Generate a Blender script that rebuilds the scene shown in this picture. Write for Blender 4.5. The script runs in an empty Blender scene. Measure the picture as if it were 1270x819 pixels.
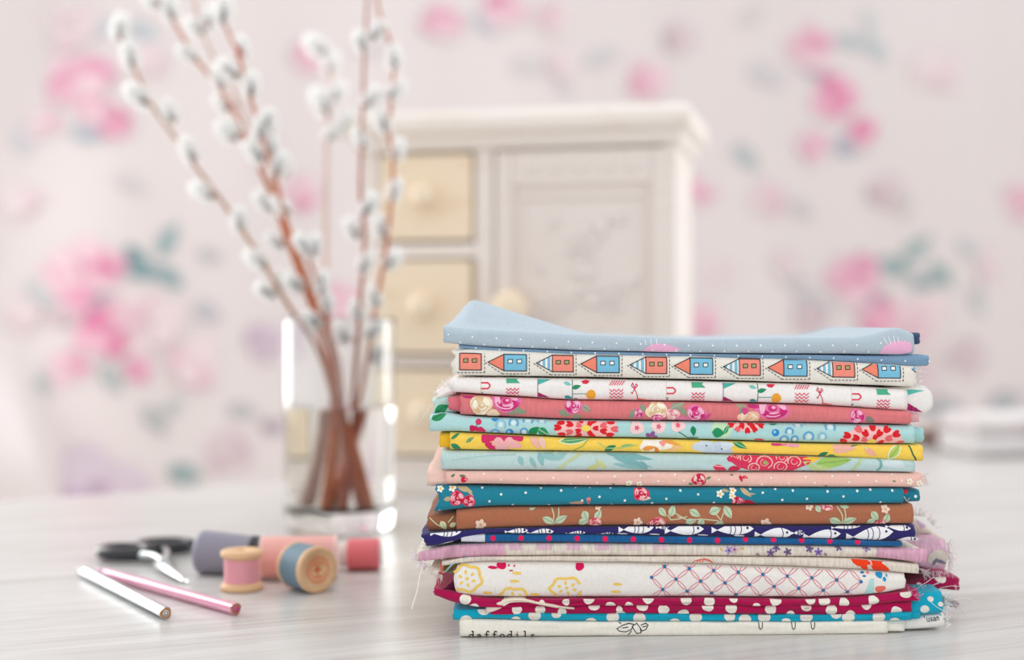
import bpy, bmesh, math, random
from mathutils import Vector, Matrix, noise

# ------------------------------------------------------------------ camera, light, exposure
SC = bpy.context.scene
COL = SC.collection
F, H, HY, CX = 1700.0, 0.179, 400.0, 635.0      # focal length in pixels, eye height above the table, horizon row, centre column

cam_d = bpy.data.cameras.new('camera')
cam = bpy.data.objects.new('camera', cam_d)
COL.objects.link(cam)
cam.location = (0, 0, H)
cam.rotation_euler = (math.pi / 2, 0, 0)
cam_d.sensor_width = 36.0
cam_d.lens = 36.0 * F / 1270.0
cam_d.shift_y = -(409.5 - HY) / 1270.0
cam_d.clip_start = 0.01
cam_d.dof.use_dof = True
cam_d.dof.focus_distance = 0.782
cam_d.dof.aperture_fstop = 2.75
SC.camera = cam

world = bpy.data.worlds.new('world')
SC.world = world
world.use_nodes = True
wb = world.node_tree.nodes['Background']
wb.inputs[0].default_value = (0.99, 1.0, 1.0, 1)
wb.inputs[1].default_value = 0.95


def window_light(name, loc, target, sx, sy, power, color):
    l = bpy.data.lights.new(name, 'AREA')
    l.shape = 'RECTANGLE'
    l.size, l.size_y = sx, sy
    l.energy = power
    l.color = color
    o = bpy.data.objects.new(name, l)
    COL.objects.link(o)
    o.location = loc
    d = Vector(target) - Vector(loc)
    o.rotation_euler = d.to_track_quat('-Z', 'Y').to_euler()
    return o


window_light('window_daylight', (-1.55, 2.05, 0.68), (-0.10, 0.90, 0.10), 1.1, 1.45, 17, (1.0, 0.99, 0.97))
window_light('far_window_daylight', (1.55, 2.15, 0.68), (-0.1, 1.1, 0.1), 0.6, 1.45, 6, (1.0, 0.98, 0.97))

SC.view_settings.view_transform = 'Standard'
SC.view_settings.look = 'None'
SC.view_settings.gamma = 1.0
SC.view_settings.use_curve_mapping = False
SC.view_settings.exposure = 0.27
SC.cycles.max_bounces = 24
SC.cycles.diffuse_bounces = 8
SC.cycles.transmission_bounces = 24


# ------------------------------------------------------------------ helpers
def P(px, py, Y):
    return Vector(((px - CX) * Y / F, Y, H - (py - HY) * Y / F))


def lin(c):
    c /= 255.0
    return c / 12.92 if c <= 0.04045 else ((c + 0.055) / 1.055) ** 2.4


def hx(s):
    s = s.lstrip('#')
    return (lin(int(s[0:2], 16)), lin(int(s[2:4], 16)), lin(int(s[4:6], 16)), 1.0)


def link(name, me, parent=None, mat=None):
    o = bpy.data.objects.new(name, me)
    COL.objects.link(o)
    if parent is not None:
        o.parent = parent
    if mat is not None:
        for m in (mat if isinstance(mat, (list, tuple)) else [mat]):
            me.materials.append(m)
    return o


def empty(name, loc=(0, 0, 0), rz=0.0):
    o = bpy.data.objects.new(name, None)
    o.empty_display_size = 0.02
    COL.objects.link(o)
    o.location = loc
    o.rotation_euler = (0, 0, rz)
    return o


def tag(o, label=None, cat=None, group=None, kind=None):
    if label:
        o['label'] = label
    if cat:
        o['category'] = cat
    if group:
        o['group'] = group
    if kind:
        o['kind'] = kind
    return o


def to_mesh(name, bm, smooth=True):
    me = bpy.data.meshes.new(name)
    bm.normal_update()
    bm.to_mesh(me)
    bm.free()
    if smooth:
        me.shade_smooth()
    return me


def pydata(name, verts, faces, smooth=True):
    me = bpy.data.meshes.new(name)
    me.from_pydata([tuple(v) for v in verts], [], faces)
    me.update()
    if smooth:
        me.shade_smooth()
    return me


def box_bm(bm, x0, x1, y0, y1, z0, z1, bevel=0.0):
    r = bmesh.ops.create_cube(bm, size=1.0)
    for v in r['verts']:
        v.co = Vector(((x0 + x1) / 2 + v.co.x * (x1 - x0), (y0 + y1) / 2 + v.co.y * (y1 - y0), (z0 + z1) / 2 + v.co.z * (z1 - z0)))
    if bevel > 0:
        es = list({e for v in r['verts'] for e in v.link_edges})
        bmesh.ops.bevel(bm, geom=es, offset=bevel, segments=2, affect='EDGES', profile=0.6)
    return bm


def box(name, x0, x1, y0, y1, z0, z1, mat, parent=None, bevel=0.0):
    bm = box_bm(bmesh.new(), x0, x1, y0, y1, z0, z1, bevel)
    return link(name, to_mesh(name, bm, False), parent, mat)


def lathe_data(prof, n=32, cap0=False, cap1=False):
    """prof: (r, z) list around local Z"""
    vs, fs = [], []
    for r, z in prof:
        for k in range(n):
            a = 2 * math.pi * k / n
            vs.append((r * math.cos(a), r * math.sin(a), z))
    m = len(prof)
    for i in range(m - 1):
        for k in range(n):
            k2 = (k + 1) % n
            fs.append((i * n + k, i * n + k2, (i + 1) * n + k2, (i + 1) * n + k))
    if cap0:
        fs.append(tuple(range(n - 1, -1, -1)))
    if cap1:
        fs.append(tuple((m - 1) * n + k for k in range(n)))
    return vs, fs


def lathe(name, prof, mat, parent=None, n=32, cap0=True, cap1=True, M=None, smooth=True):
    vs, fs = lathe_data(prof, n, cap0, cap1)
    if M is not None:
        vs = [M @ Vector(v) for v in vs]
    me = pydata(name, vs, fs, smooth)
    o = link(name, me, parent, mat)
    return o


def catmull(pts, rad, step):
    out = []
    n = len(pts)
    for i in range(n - 1):
        p0 = pts[max(i - 1, 0)]; p1 = pts[i]; p2 = pts[i + 1]; p3 = pts[min(i + 2, n - 1)]
        L = (p2 - p1).length
        k = max(1, int(L / step))
        for j in range(k):
            t = j / k
            q = 0.5 * ((2 * p1) + (p2 - p0) * t + (2 * p0 - 5 * p1 + 4 * p2 - p3) * t * t + (3 * p1 - p0 - 3 * p2 + p3) * t ** 3)
            out.append((q, rad[i] + (rad[i + 1] - rad[i]) * t))
    out.append((pts[-1], rad[-1]))
    return out


def tube_geo(path, sides=6, vs=None, fs=None):
    if vs is None:
        vs, fs = [], []
    b = len(vs)
    up = Vector((0.123, 0.8, 0.31)).normalized()
    for i, (p, r) in enumerate(path):
        a = path[max(i - 1, 0)][0]; c = path[min(i + 1, len(path) - 1)][0]
        d = (c - a)
        d = d.normalized() if d.length > 1e-9 else Vector((0, 0, 1))
        u = d.cross(up)
        if u.length < 1e-4:
            u = d.cross(Vector((1, 0, 0)))
        u.normalize()
        w = d.cross(u)
        for k in range(sides):
            t = 2 * math.pi * k / sides
            vs.append(p + u * (r * math.cos(t)) + w * (r * math.sin(t)))
    for i in range(len(path) - 1):
        for k in range(sides):
            k2 = (k + 1) % sides
            fs.append((b + i * sides + k, b + i * sides + k2, b + (i + 1) * sides + k2, b + (i + 1) * sides + k))
    fs.append(tuple(b + k for k in range(sides - 1, -1, -1)))
    e = b + (len(path) - 1) * sides
    fs.append(tuple(e + k for k in range(sides)))
    return vs, fs


# ------------------------------------------------------------------ materials
MATS = {}


def new_mat(name):
    m = bpy.data.materials.new(name)
    m.use_nodes = True
    nt = m.node_tree
    b = nt.nodes['Principled BSDF']
    return m, nt, b


def plain(name, col, rough=0.5, metal=0.0, spec=0.5, var=0.05, scale=60.0, coat=0.0):
    """one colour with slight procedural variation"""
    if name in MATS:
        return MATS[name]
    m, nt, b = new_mat(name)
    tc = nt.nodes.new('ShaderNodeTexCoord')
    nz = nt.nodes.new('ShaderNodeTexNoise')
    nz.inputs['Scale'].default_value = scale
    nz.inputs['Detail'].default_value = 3
    nt.links.new(tc.outputs['Object'], nz.inputs['Vector'])
    mp = nt.nodes.new('ShaderNodeMapRange')
    mp.inputs['To Min'].default_value = 1 - var
    mp.inputs['To Max'].default_value = 1 + var
    nt.links.new(nz.outputs['Fac'], mp.inputs['Value'])
    vm = nt.nodes.new('ShaderNodeVectorMath')
    vm.operation = 'SCALE'
    c = hx(col)
    vm.inputs[0].default_value = c[:3]
    nt.links.new(mp.outputs['Result'], vm.inputs['Scale'])
    nt.links.new(vm.outputs['Vector'], b.inputs['Base Color'])
    b.inputs['Roughness'].default_value = rough
    b.inputs['Metallic'].default_value = metal
    b.inputs['Specular IOR Level'].default_value = spec
    b.inputs['Coat Weight'].default_value = coat
    MATS[name] = m
    return m


def cloth(col, weave=0.25, linen=0.0, name=None):
    """woven cotton: colour mottling, crossed thread relief; linen adds visible yarn streaks"""
    key = 'cloth_%s_%s_%s' % (col.strip('#'), weave, linen)
    if key in MATS:
        return MATS[key]
    m, nt, b = new_mat(name or ('cotton_' + col.strip('#')))
    tc = nt.nodes.new('ShaderNodeTexCoord')
    L = nt.links
    nz = nt.nodes.new('ShaderNodeTexNoise')
    nz.inputs['Scale'].default_value = 700
    nz.inputs['Detail'].default_value = 2
    mpv = nt.nodes.new('ShaderNodeMapping')
    mpv.inputs['Scale'].default_value = (1.0, 0.2, 0.2 if linen else 0.6)
    L.new(tc.outputs['Object'], mpv.inputs['Vector'])
    L.new(mpv.outputs['Vector'], nz.inputs['Vector'])
    mp = nt.nodes.new('ShaderNodeMapRange')
    v = 0.045 + 0.30 * linen
    mp.inputs['From Min'].default_value = 0.3
    mp.inputs['From Max'].default_value = 0.7
    mp.inputs['To Min'].default_value = 1 - v
    mp.inputs['To Max'].default_value = 1 + v * 0.6
    L.new(nz.outputs['Fac'], mp.inputs['Value'])
    vm = nt.nodes.new('ShaderNodeVectorMath')
    vm.operation = 'SCALE'
    vm.inputs[0].default_value = hx(col)[:3]
    L.new(mp.outputs['Result'], vm.inputs['Scale'])
    L.new(vm.outputs['Vector'], b.inputs['Base Color'])
    w1 = nt.nodes.new('ShaderNodeTexWave')
    w1.bands_direction = 'X'
    w1.inputs['Scale'].default_value = 330
    w1.inputs['Distortion'].default_value = 1.0
    w2 = nt.nodes.new('ShaderNodeTexWave')
    w2.bands_direction = 'Z'
    w2.inputs['Scale'].default_value = 330
    w2.inputs['Distortion'].default_value = 1.0
    L.new(tc.outputs['Object'], w1.inputs['Vector'])
    L.new(tc.outputs['Object'], w2.inputs['Vector'])
    ad = nt.nodes.new('ShaderNodeMath')
    L.new(w1.outputs['Fac'], ad.inputs[0])
    L.new(w2.outputs['Fac'], ad.inputs[1])
    bp = nt.nodes.new('ShaderNodeBump')
    bp.inputs['Strength'].default_value = weave
    bp.inputs['Distance'].default_value = 0.0002
    L.new(ad.outputs[0], bp.inputs['Height'])
    L.new(bp.outputs['Normal'], b.inputs['Normal'])
    b.inputs['Roughness'].default_value = 0.9
    b.inputs['Specular IOR Level'].default_value = 0.15
    b.inputs['Sheen Weight'].default_value = 0.15
    b.inputs['Sheen Roughness'].default_value = 0.5
    MATS[key] = m
    return m


def table_mat():
    m, nt, b = new_mat('whitewashed_wood')
    L = nt.links
    tc = nt.nodes.new('ShaderNodeTexCoord')
    rot = nt.nodes.new('ShaderNodeMapping')
    rot.inputs['Rotation'].default_value = (0, 0, math.radians(12))
    L.new(tc.outputs['Object'], rot.inputs['Vector'])

    def streak(sx, sy, detail, dist=0.0):
        mp = nt.nodes.new('ShaderNodeMapping')
        mp.inputs['Scale'].default_value = (sx, sy, 1)
        L.new(rot.outputs['Vector'], mp.inputs['Vector'])
        n = nt.nodes.new('ShaderNodeTexNoise')
        n.inputs['Scale'].default_value = 1
        n.inputs['Detail'].default_value = detail
        n.inputs['Roughness'].default_value = 0.65
        n.inputs['Distortion'].default_value = dist
        L.new(mp.outputs['Vector'], n.inputs['Vector'])
        return n
    fine = streak(7, 330, 6, 0.6)
    broad = streak(3, 34, 5, 1.2)
    r1 = nt.nodes.new('ShaderNodeValToRGB')
    r1.color_ramp.elements[0].position = 0.30
    r1.color_ramp.elements[0].color = hx('#c7c2c0')
    r1.color_ramp.elements[1].position = 0.52
    r1.color_ramp.elements[1].color = hx('#d6d6d4')
    L.new(fine.outputs['Fac'], r1.inputs['Fac'])
    r2 = nt.nodes.new('ShaderNodeValToRGB')
    r2.color_ramp.elements[0].position = 0.32
    r2.color_ramp.elements[0].color = hx('#e6e2df')
    r2.color_ramp.elements[1].position = 0.6
    r2.color_ramp.elements[1].color = (1, 1, 1, 1)
    L.new(broad.outputs['Fac'], r2.inputs['Fac'])
    mx = nt.nodes.new('ShaderNodeMix')
    mx.data_type = 'RGBA'
    mx.blend_type = 'MULTIPLY'
    mx.inputs['Factor'].default_value = 0.8
    L.new(r1.outputs['Color'], mx.inputs['A'])
    L.new(r2.outputs['Color'], mx.inputs['B'])
    L.new(mx.outputs['Result'], b.inputs['Base Color'])
    b.inputs['Roughness'].default_value = 0.27
    b.inputs['Specular IOR Level'].default_value = 0.5
    bp = nt.nodes.new('ShaderNodeBump')
    bp.inputs['Strength'].default_value = 0.12
    bp.inputs['Distance'].default_value = 0.0004
    L.new(fine.outputs['Fac'], bp.inputs['Height'])
    L.new(bp.outputs['Normal'], b.inputs['Normal'])
    return m


def painted_wood(name, col, wear='#c99a72', amount=0.45):
    m, nt, b = new_mat(name)
    L = nt.links
    tc = nt.nodes.new('ShaderNodeTexCoord')
    mp = nt.nodes.new('ShaderNodeMapping')
    mp.inputs['Scale'].default_value = (1, 1, 3)
    L.new(tc.outputs['Object'], mp.inputs['Vector'])
    n = nt.nodes.new('ShaderNodeTexNoise')
    n.inputs['Scale'].default_value = 14
    n.inputs['Detail'].default_value = 8
    n.inputs['Roughness'].default_value = 0.7
    L.new(mp.outputs['Vector'], n.inputs['Vector'])
    r = nt.nodes.new('ShaderNodeValToRGB')
    r.color_ramp.elements[0].position = 0.56
    r.color_ramp.elements[0].color = hx(col)
    r.color_ramp.elements[1].position = 0.78
    c, w = hx(col), hx(wear)
    r.color_ramp.elements[1].color = tuple(c[i] * (1 - amount) + w[i] * amount for i in range(3)) + (1,)
    L.new(n.outputs['Fac'], r.inputs['Fac'])
    L.new(r.outputs['Color'], b.inputs['Base Color'])
    b.inputs['Roughness'].default_value = 0.55
    return m


def glass(name, ior, col=(1, 1, 1, 1)):
    m = bpy.data.materials.new(name)
    m.use_nodes = True
    nt = m.node_tree
    nt.nodes.clear()
    o = nt.nodes.new('ShaderNodeOutputMaterial')
    g = nt.nodes.new('ShaderNodeBsdfGlass')
    g.inputs['IOR'].default_value = ior
    g.inputs['Roughness'].default_value = 0.0
    g.inputs['Color'].default_value = col
    nt.links.new(g.outputs[0], o.inputs[0])
    return m


def fur_mat():
    m = bpy.data.materials.new('catkin_fur')
    m.use_nodes = True
    nt = m.node_tree
    nt.nodes.clear()
    o = nt.nodes.new('ShaderNodeOutputMaterial')
    d = nt.nodes.new('ShaderNodeBsdfDiffuse')
    d.inputs['Color'].default_value = (0.985, 0.985, 0.98, 1)
    t = nt.nodes.new('ShaderNodeBsdfTranslucent')
    t.inputs['Color'].default_value = (0.99, 0.99, 0.985, 1)
    x = nt.nodes.new('ShaderNodeMixShader')
    x.inputs[0].default_value = 0.5
    nt.links.new(d.outputs[0], x.inputs[1])
    nt.links.new(t.outputs[0], x.inputs[2])
    nt.links.new(x.outputs[0], o.inputs[0])
    return m


# ------------------------------------------------------------------ setting: floor, wall, curtain, table
TA = math.atan(0.71)                      # direction of the table's back edge
te = Vector((math.cos(TA), math.sin(TA), 0))
tn = Vector((math.sin(TA), -math.cos(TA), 0))
T0 = Vector((-0.268, 1.545, 0))

m_floor = plain('pale_floor', '#cfc6bd', 0.5, var=0.08, scale=6)
fl = link('floor', pydata('floor', [(-4, -2, -0.75), (6, -2, -0.75), (6, 7, -0.75), (-4, 7, -0.75)], [(0, 1, 2, 3)], False), None, m_floor)
tag(fl, kind='structure')

# curtain plane: slanted away to the right
WS = 0.55
WA = math.atan(WS)
we = Vector((math.cos(WA), math.sin(WA), 0))
wn = Vector((math.sin(WA), -math.cos(WA), 0))     # towards the camera
CS = 1.6                                          # size of the curtain's folds and print
W0 = Vector((-0.54, 1.75, 0)) * CS


def wall_hit(px, py):
    k = (px - CX) / F
    Y = (W0.y - WS * W0.x) / (1 - WS * k)
    p = P(px, py, Y)
    return (p - W0).dot(we), p.z


def smooth(a, b, x):
    t = min(1, max(0, (x - a) / (b - a)))
    return t * t * (3 - 2 * t)


S_A, Z_A = (q / CS for q in wall_hit(25, 470))
S_B, Z_B = (q / CS for q in wall_hit(78, 625))


def curtain_disp(s, z):
    return CS * curtain_fold(s / CS, z / CS)


def curtain_fold(s, z):
    d = 0.010 * math.sin(s * 13 + 0.6 * math.sin(s * 5)) + 0.006 * math.sin(s * 29 + z * 1.5 + 1)
    d += 0.016 * noise.noise((s * 3.1, z * 2.2, 3.3))
    # gathered fold thrown forward at the lower left
    edge = S_A + (S_B - S_A) * (Z_A - z) / (Z_A - Z_B)
    d += 0.075 * (1 - smooth(edge - 0.02, edge + 0.025, s)) * (1 - smooth(Z_A - 0.12, Z_A + 0.06, z))
    return d


def curtain_pt(s, z, off=0.0):
    return W0 + we * s + wn * (curtain_disp(s, z) + off) + Vector((0, 0, z))


wall = link('wall_back', pydata('wall_back', [W0 - wn * 0.2 + we * a + Vector((0, 0, z)) for a, z in ((-1.2, -0.75), (7, -0.75), (7, 2.4), (-1.2, 2.4))], [(0, 1, 2, 3)], False), None, plain('wall_paint', '#e9e4e4', 0.8))
tag(wall, kind='structure')

m_curtain = cloth('#e6dddd', 0.1, name='curtain_cotton')
cur = empty('floral_curtain', W0 + Vector((0.4, 0.25, -0.74)))
tag(cur, 'pale cream curtain printed with large pink roses and grey-green leaves, hanging behind the table', 'curtain')
vs, fs = [], []
NS, NZ = 240, 90
for j in range(NZ + 1):
    z = -0.74 + j * (1.9 + 0.74) / NZ
    for i in range(NS + 1):
        vs.append(curtain_pt(-0.30 + i * 3.7 / NS, z))
for j in range(NZ):
    for i in range(NS):
        a = j * (NS + 1) + i
        fs.append((a, a + 1, a + NS + 2, a + NS + 1))
panel = link('curtain_panel', pydata('curtain_panel', vs, fs), None, m_curtain)
panel.parent = cur
panel.matrix_parent_inverse = Matrix.Translation(-cur.location)
sol = panel.modifiers.new('thickness', 'SOLIDIFY')
sol.thickness = 0.001


def keep(o, parent):
    """parent an object whose mesh is written in world coordinates"""
    o.parent = parent
    M = Matrix.Identity(4)
    q = parent
    M = q.matrix_basis.copy()
    while q.parent is not None:
        M = q.parent.matrix_basis @ q.matrix_parent_inverse @ M
        q = q.parent
    o.matrix_parent_inverse = M.inverted()
    return o


# ------------------------------------------------------------------ flat-print drawing kit (pixel units, y down)
def rotp(x, y, a):
    c, s = math.cos(a), math.sin(a)
    return x * c - y * s, x * s + y * c


def ell(cx, cy, rx, ry=None, rot=0.0, n=14):
    ry = rx if ry is None else ry
    a = math.radians(rot)
    out = []
    for k in range(n):
        t = 2 * math.pi * k / n
        x, y = rotp(rx * math.cos(t), ry * math.sin(t), a)
        out.append((cx + x, cy + y))
    return out


def blob(cx, cy, r, ry=None, irr=0.18, n=14, rng=random):
    ry = r if ry is None else ry
    ph = rng.random() * 6.28
    out = []
    for k in range(n):
        t = 2 * math.pi * k / n
        q = 1 + irr * math.sin(3 * t + ph) + irr * 0.7 * (rng.random() - 0.5)
        out.append((cx + r * q * math.cos(t), cy + ry * q * math.sin(t)))
    return out


def leaf(cx, cy, L, W, rot=0.0, n=7):
    a = math.radians(rot)
    up, dn = [], []
    for k in range(n + 1):
        t = k / n
        w = math.sin(math.pi * t ** 0.8) * W / 2
        up.append(rotp((t - 0.5) * L, -w, a))
        if 0 < k < n:
            dn.append(rotp((t - 0.5) * L, w, a))
    pts = up + dn[::-1]
    return [(cx + x, cy + y) for x, y in pts]


def strokes(pts, w):
    """a polyline as a list of quads"""
    out = []
    for (x0, y0), (x1, y1) in zip(pts[:-1], pts[1:]):
        dx, dy = x1 - x0, y1 - y0
        L = math.hypot(dx, dy)
        if L < 1e-6:
            continue
        nx, ny = -dy / L * w / 2, dx / L * w / 2
        ex, ey = dx / L * w * 0.25, dy / L * w * 0.25
        out.append([(x0 + nx - ex, y0 + ny - ey), (x1 + nx + ex, y1 + ny + ey), (x1 - nx + ex, y1 - ny + ey), (x0 - nx - ex, y0 - ny - ey)])
    return out


def arc(cx, cy, rx, ry, a0, a1, n=8):
    return [(cx + rx * math.cos(math.radians(a0 + (a1 - a0) * k / n)), cy + ry * math.sin(math.radians(a0 + (a1 - a0) * k / n))) for k in range(n + 1)]


class Draw:
    """list of (polygon, colour, layer)"""

    def __init__(s):
        s.sh = []

    def fill(s, pts, col, z=0):
        s.sh.append((pts, col, z))
        return s

    def line(s, pts, w, col, z=1):
        for q in strokes(pts, w):
            s.sh.append((q, col, z))
        return s

    def dashes(s, pts, w, col, on=2.2, off=1.8, z=1):
        for (x0, y0), (x1, y1) in zip(pts[:-1], pts[1:]):
            L = math.hypot(x1 - x0, y1 - y0)
            t = 0.0
            while t < L:
                e = min(L, t + on)
                s.line([(x0 + (x1 - x0) * t / L, y0 + (y1 - y0) * t / L), (x0 + (x1 - x0) * e / L, y0 + (y1 - y0) * e / L)], w, col, z)
                t += on + off
        return s

    def rose(s, cx, cy, r, dark, mid, light, ry=None, seed=0, z=0):
        rg = random.Random(seed)
        ry = r if ry is None else ry
        s.fill(blob(cx, cy, r, ry, 0.10, 16, rg), mid, z)
        for k in range(6):
            a = k * 60 + rg.random() * 30
            x = cx + 0.58 * r * math.cos(math.radians(a)); y = cy + 0.58 * ry * math.sin(math.radians(a))
            s.fill(ell(x, y, r * 0.40, ry * 0.27, a + 80, 10), light if k % 2 else dark, z + 1 + (k % 2))
        for k in range(4):
            a = rg.random() * 360
            s.line(arc(cx, cy, r * (0.45 + 0.13 * k), ry * (0.45 + 0.13 * k), a, a + 100, 6), max(0.6, r * 0.09), dark if k % 2 else light, z + 3)
        s.fill(ell(cx, cy, r * 0.26, ry * 0.26, 0, 10), dark, z + 4)
        s.fill(ell(cx + r * 0.06, cy - ry * 0.05, r * 0.12, ry * 0.12, 0, 8), light, z + 5)
        return s

    def leaf2(s, cx, cy, L, W, rot, col, vein=None, z=0):
        s.fill(leaf(cx, cy, L, W, rot), col, z)
        if vein:
            x, y = rotp(L * 0.42, 0, math.radians(rot))
            s.line([(cx - x, cy - y), (cx + x, cy + y)], max(0.5, W * 0.10), vein, z + 1)
        return s

    def petals(s, cx, cy, r, n, rp, rq, col, z=0, ph=0.0, ry=None):
        ry = r if ry is None else ry
        for k in range(n):
            a = 2 * math.pi * k / n + ph
            s.fill(ell(cx + r * math.cos(a), cy + ry * math.sin(a), rp, rq * (ry / r if r else 1), math.degrees(a), 9), col, z)
        return s


def print_mesh(name, shapes, to_uv, to_3d, parent, wclip=(0.04, 0.96), wcuts=(0.12, 0.22, 0.35, 0.5, 0.65, 0.78, 0.88), xstep=14.0, base=0.00014, lay=0.00006, matf=None):
    """turn flat shapes into a thin printed layer that follows a cloth surface"""
    bm = bmesh.new()
    lz = bm.verts.layers.float.new('lay')
    mats, idx = [], {}
    for pts, col, z in shapes:
        uv = [to_uv(x, y) for x, y in pts]
        if col not in idx:
            idx[col] = len(mats)
            mats.append((matf or cloth)(col))
        vsn = []
        for u, v in uv:
            w = bm.verts.new((u, v * 100.0, 0))
            w[lz] = z
            vsn.append(w)
        try:
            f = bm.faces.new(vsn)
            f.material_index = idx[col]
        except ValueError:
            pass
    bmesh.ops.triangulate(bm, faces=bm.faces[:])

    def geom():
        return bm.verts[:] + bm.edges[:] + bm.faces[:]
    if wclip:
        bmesh.ops.bisect_plane(bm, geom=geom(), plane_co=(0, wclip[0] * 100, 0), plane_no=(0, 1, 0), clear_inner=True)
        bmesh.ops.bisect_plane(bm, geom=geom(), plane_co=(0, wclip[1] * 100, 0), plane_no=(0, 1, 0), clear_outer=True)
    if not bm.verts:
        bm.free()
        return None
    vmin, vmax = min(v.co.y for v in bm.verts), max(v.co.y for v in bm.verts)
    for c in wcuts:
        if vmin < c * 100 < vmax:
            bmesh.ops.bisect_plane(bm, geom=geom(), plane_co=(0, c * 100, 0), plane_no=(0, 1, 0))
    u0, u1 = min(v.co.x for v in bm.verts), max(v.co.x for v in bm.verts)
    x = (math.floor(u0 / xstep) + 1) * xstep
    while x < u1:
        bmesh.ops.bisect_plane(bm, geom=geom(), plane_co=(x, 0, 0), plane_no=(1, 0, 0))
        x += xstep
    if not bm.faces:
        bm.free()
        return None
    for v in bm.verts:
        v.co = to_3d(v.co.x, v.co.y / 100.0, base + lay * v[lz])
    me = to_mesh(name, bm)
    o = link(name, me, None, mats)
    keep(o, parent)
    return o


# ------------------------------------------------------------------ prints on the curtain
def cur_uv(px, py):
    s, z = wall_hit(px, py)
    return s, z


def faded(c, k=0.40):
    a, b = c.strip('#'), 'e6dddd'
    return '#' + ''.join('%02x' % round(int(a[i:i + 2], 16) * (1 - k) + int(b[i:i + 2], 16) * k) for i in (0, 2, 4))


def cur_print(name, d):
    return print_mesh(name, d.sh, cur_uv, lambda u, v, o: curtain_pt(u, v, o), panel, wclip=None,
                      wcuts=[-0.45 + 0.045 * k for k in range(45)], xstep=0.045, base=0.004, lay=0.0008,
                      matf=lambda c: cloth(faded(c, 0.24 if name == 'leaf_print' else 0.38), 0.1))


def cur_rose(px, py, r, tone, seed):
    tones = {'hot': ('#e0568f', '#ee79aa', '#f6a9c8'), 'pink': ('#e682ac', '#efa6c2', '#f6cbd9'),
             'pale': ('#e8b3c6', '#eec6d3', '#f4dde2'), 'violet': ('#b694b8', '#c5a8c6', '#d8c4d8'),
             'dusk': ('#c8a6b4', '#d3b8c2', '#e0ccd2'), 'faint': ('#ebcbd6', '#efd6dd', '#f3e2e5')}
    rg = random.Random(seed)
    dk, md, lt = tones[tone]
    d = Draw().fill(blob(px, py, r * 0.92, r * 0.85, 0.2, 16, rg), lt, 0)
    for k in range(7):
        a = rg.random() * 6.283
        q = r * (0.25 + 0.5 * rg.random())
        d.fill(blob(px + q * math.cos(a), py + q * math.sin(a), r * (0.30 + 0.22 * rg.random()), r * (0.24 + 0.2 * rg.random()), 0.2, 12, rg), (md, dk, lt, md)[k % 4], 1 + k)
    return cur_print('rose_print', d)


def cur_leaf(px, py, L, W, rot, col):
    return cur_print('leaf_print', Draw().leaf2(px, py, L, W, rot, col, None))


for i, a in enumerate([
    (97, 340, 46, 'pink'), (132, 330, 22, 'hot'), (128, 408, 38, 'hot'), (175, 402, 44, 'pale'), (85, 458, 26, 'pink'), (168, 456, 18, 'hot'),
    (238, 450, 36, 'pale'), (75, 388, 20, 'dusk'), (118, 605, 60, 'violet'), (30, 390, 22, 'faint'), (330, 425, 26, 'violet'),  # large violet blob at lower left: the fold's shadow painted as print
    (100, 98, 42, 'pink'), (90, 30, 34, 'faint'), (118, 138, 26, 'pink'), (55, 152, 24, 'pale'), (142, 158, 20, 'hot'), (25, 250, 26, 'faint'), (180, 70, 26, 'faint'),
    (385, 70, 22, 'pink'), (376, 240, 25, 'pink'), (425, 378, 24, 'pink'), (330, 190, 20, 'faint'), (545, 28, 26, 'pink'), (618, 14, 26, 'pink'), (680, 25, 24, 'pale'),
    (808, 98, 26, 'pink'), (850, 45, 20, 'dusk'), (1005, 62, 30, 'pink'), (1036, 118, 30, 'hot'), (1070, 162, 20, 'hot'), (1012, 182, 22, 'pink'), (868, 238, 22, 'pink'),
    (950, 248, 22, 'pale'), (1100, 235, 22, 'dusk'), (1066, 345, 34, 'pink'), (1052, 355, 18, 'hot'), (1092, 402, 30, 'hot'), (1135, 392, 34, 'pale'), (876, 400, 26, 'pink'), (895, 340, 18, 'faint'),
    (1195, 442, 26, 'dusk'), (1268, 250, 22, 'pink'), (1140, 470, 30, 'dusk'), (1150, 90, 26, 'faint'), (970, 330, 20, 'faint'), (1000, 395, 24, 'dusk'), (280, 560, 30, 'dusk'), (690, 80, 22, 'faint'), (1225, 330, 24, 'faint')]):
    cur_rose(*a, seed=i)
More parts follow.
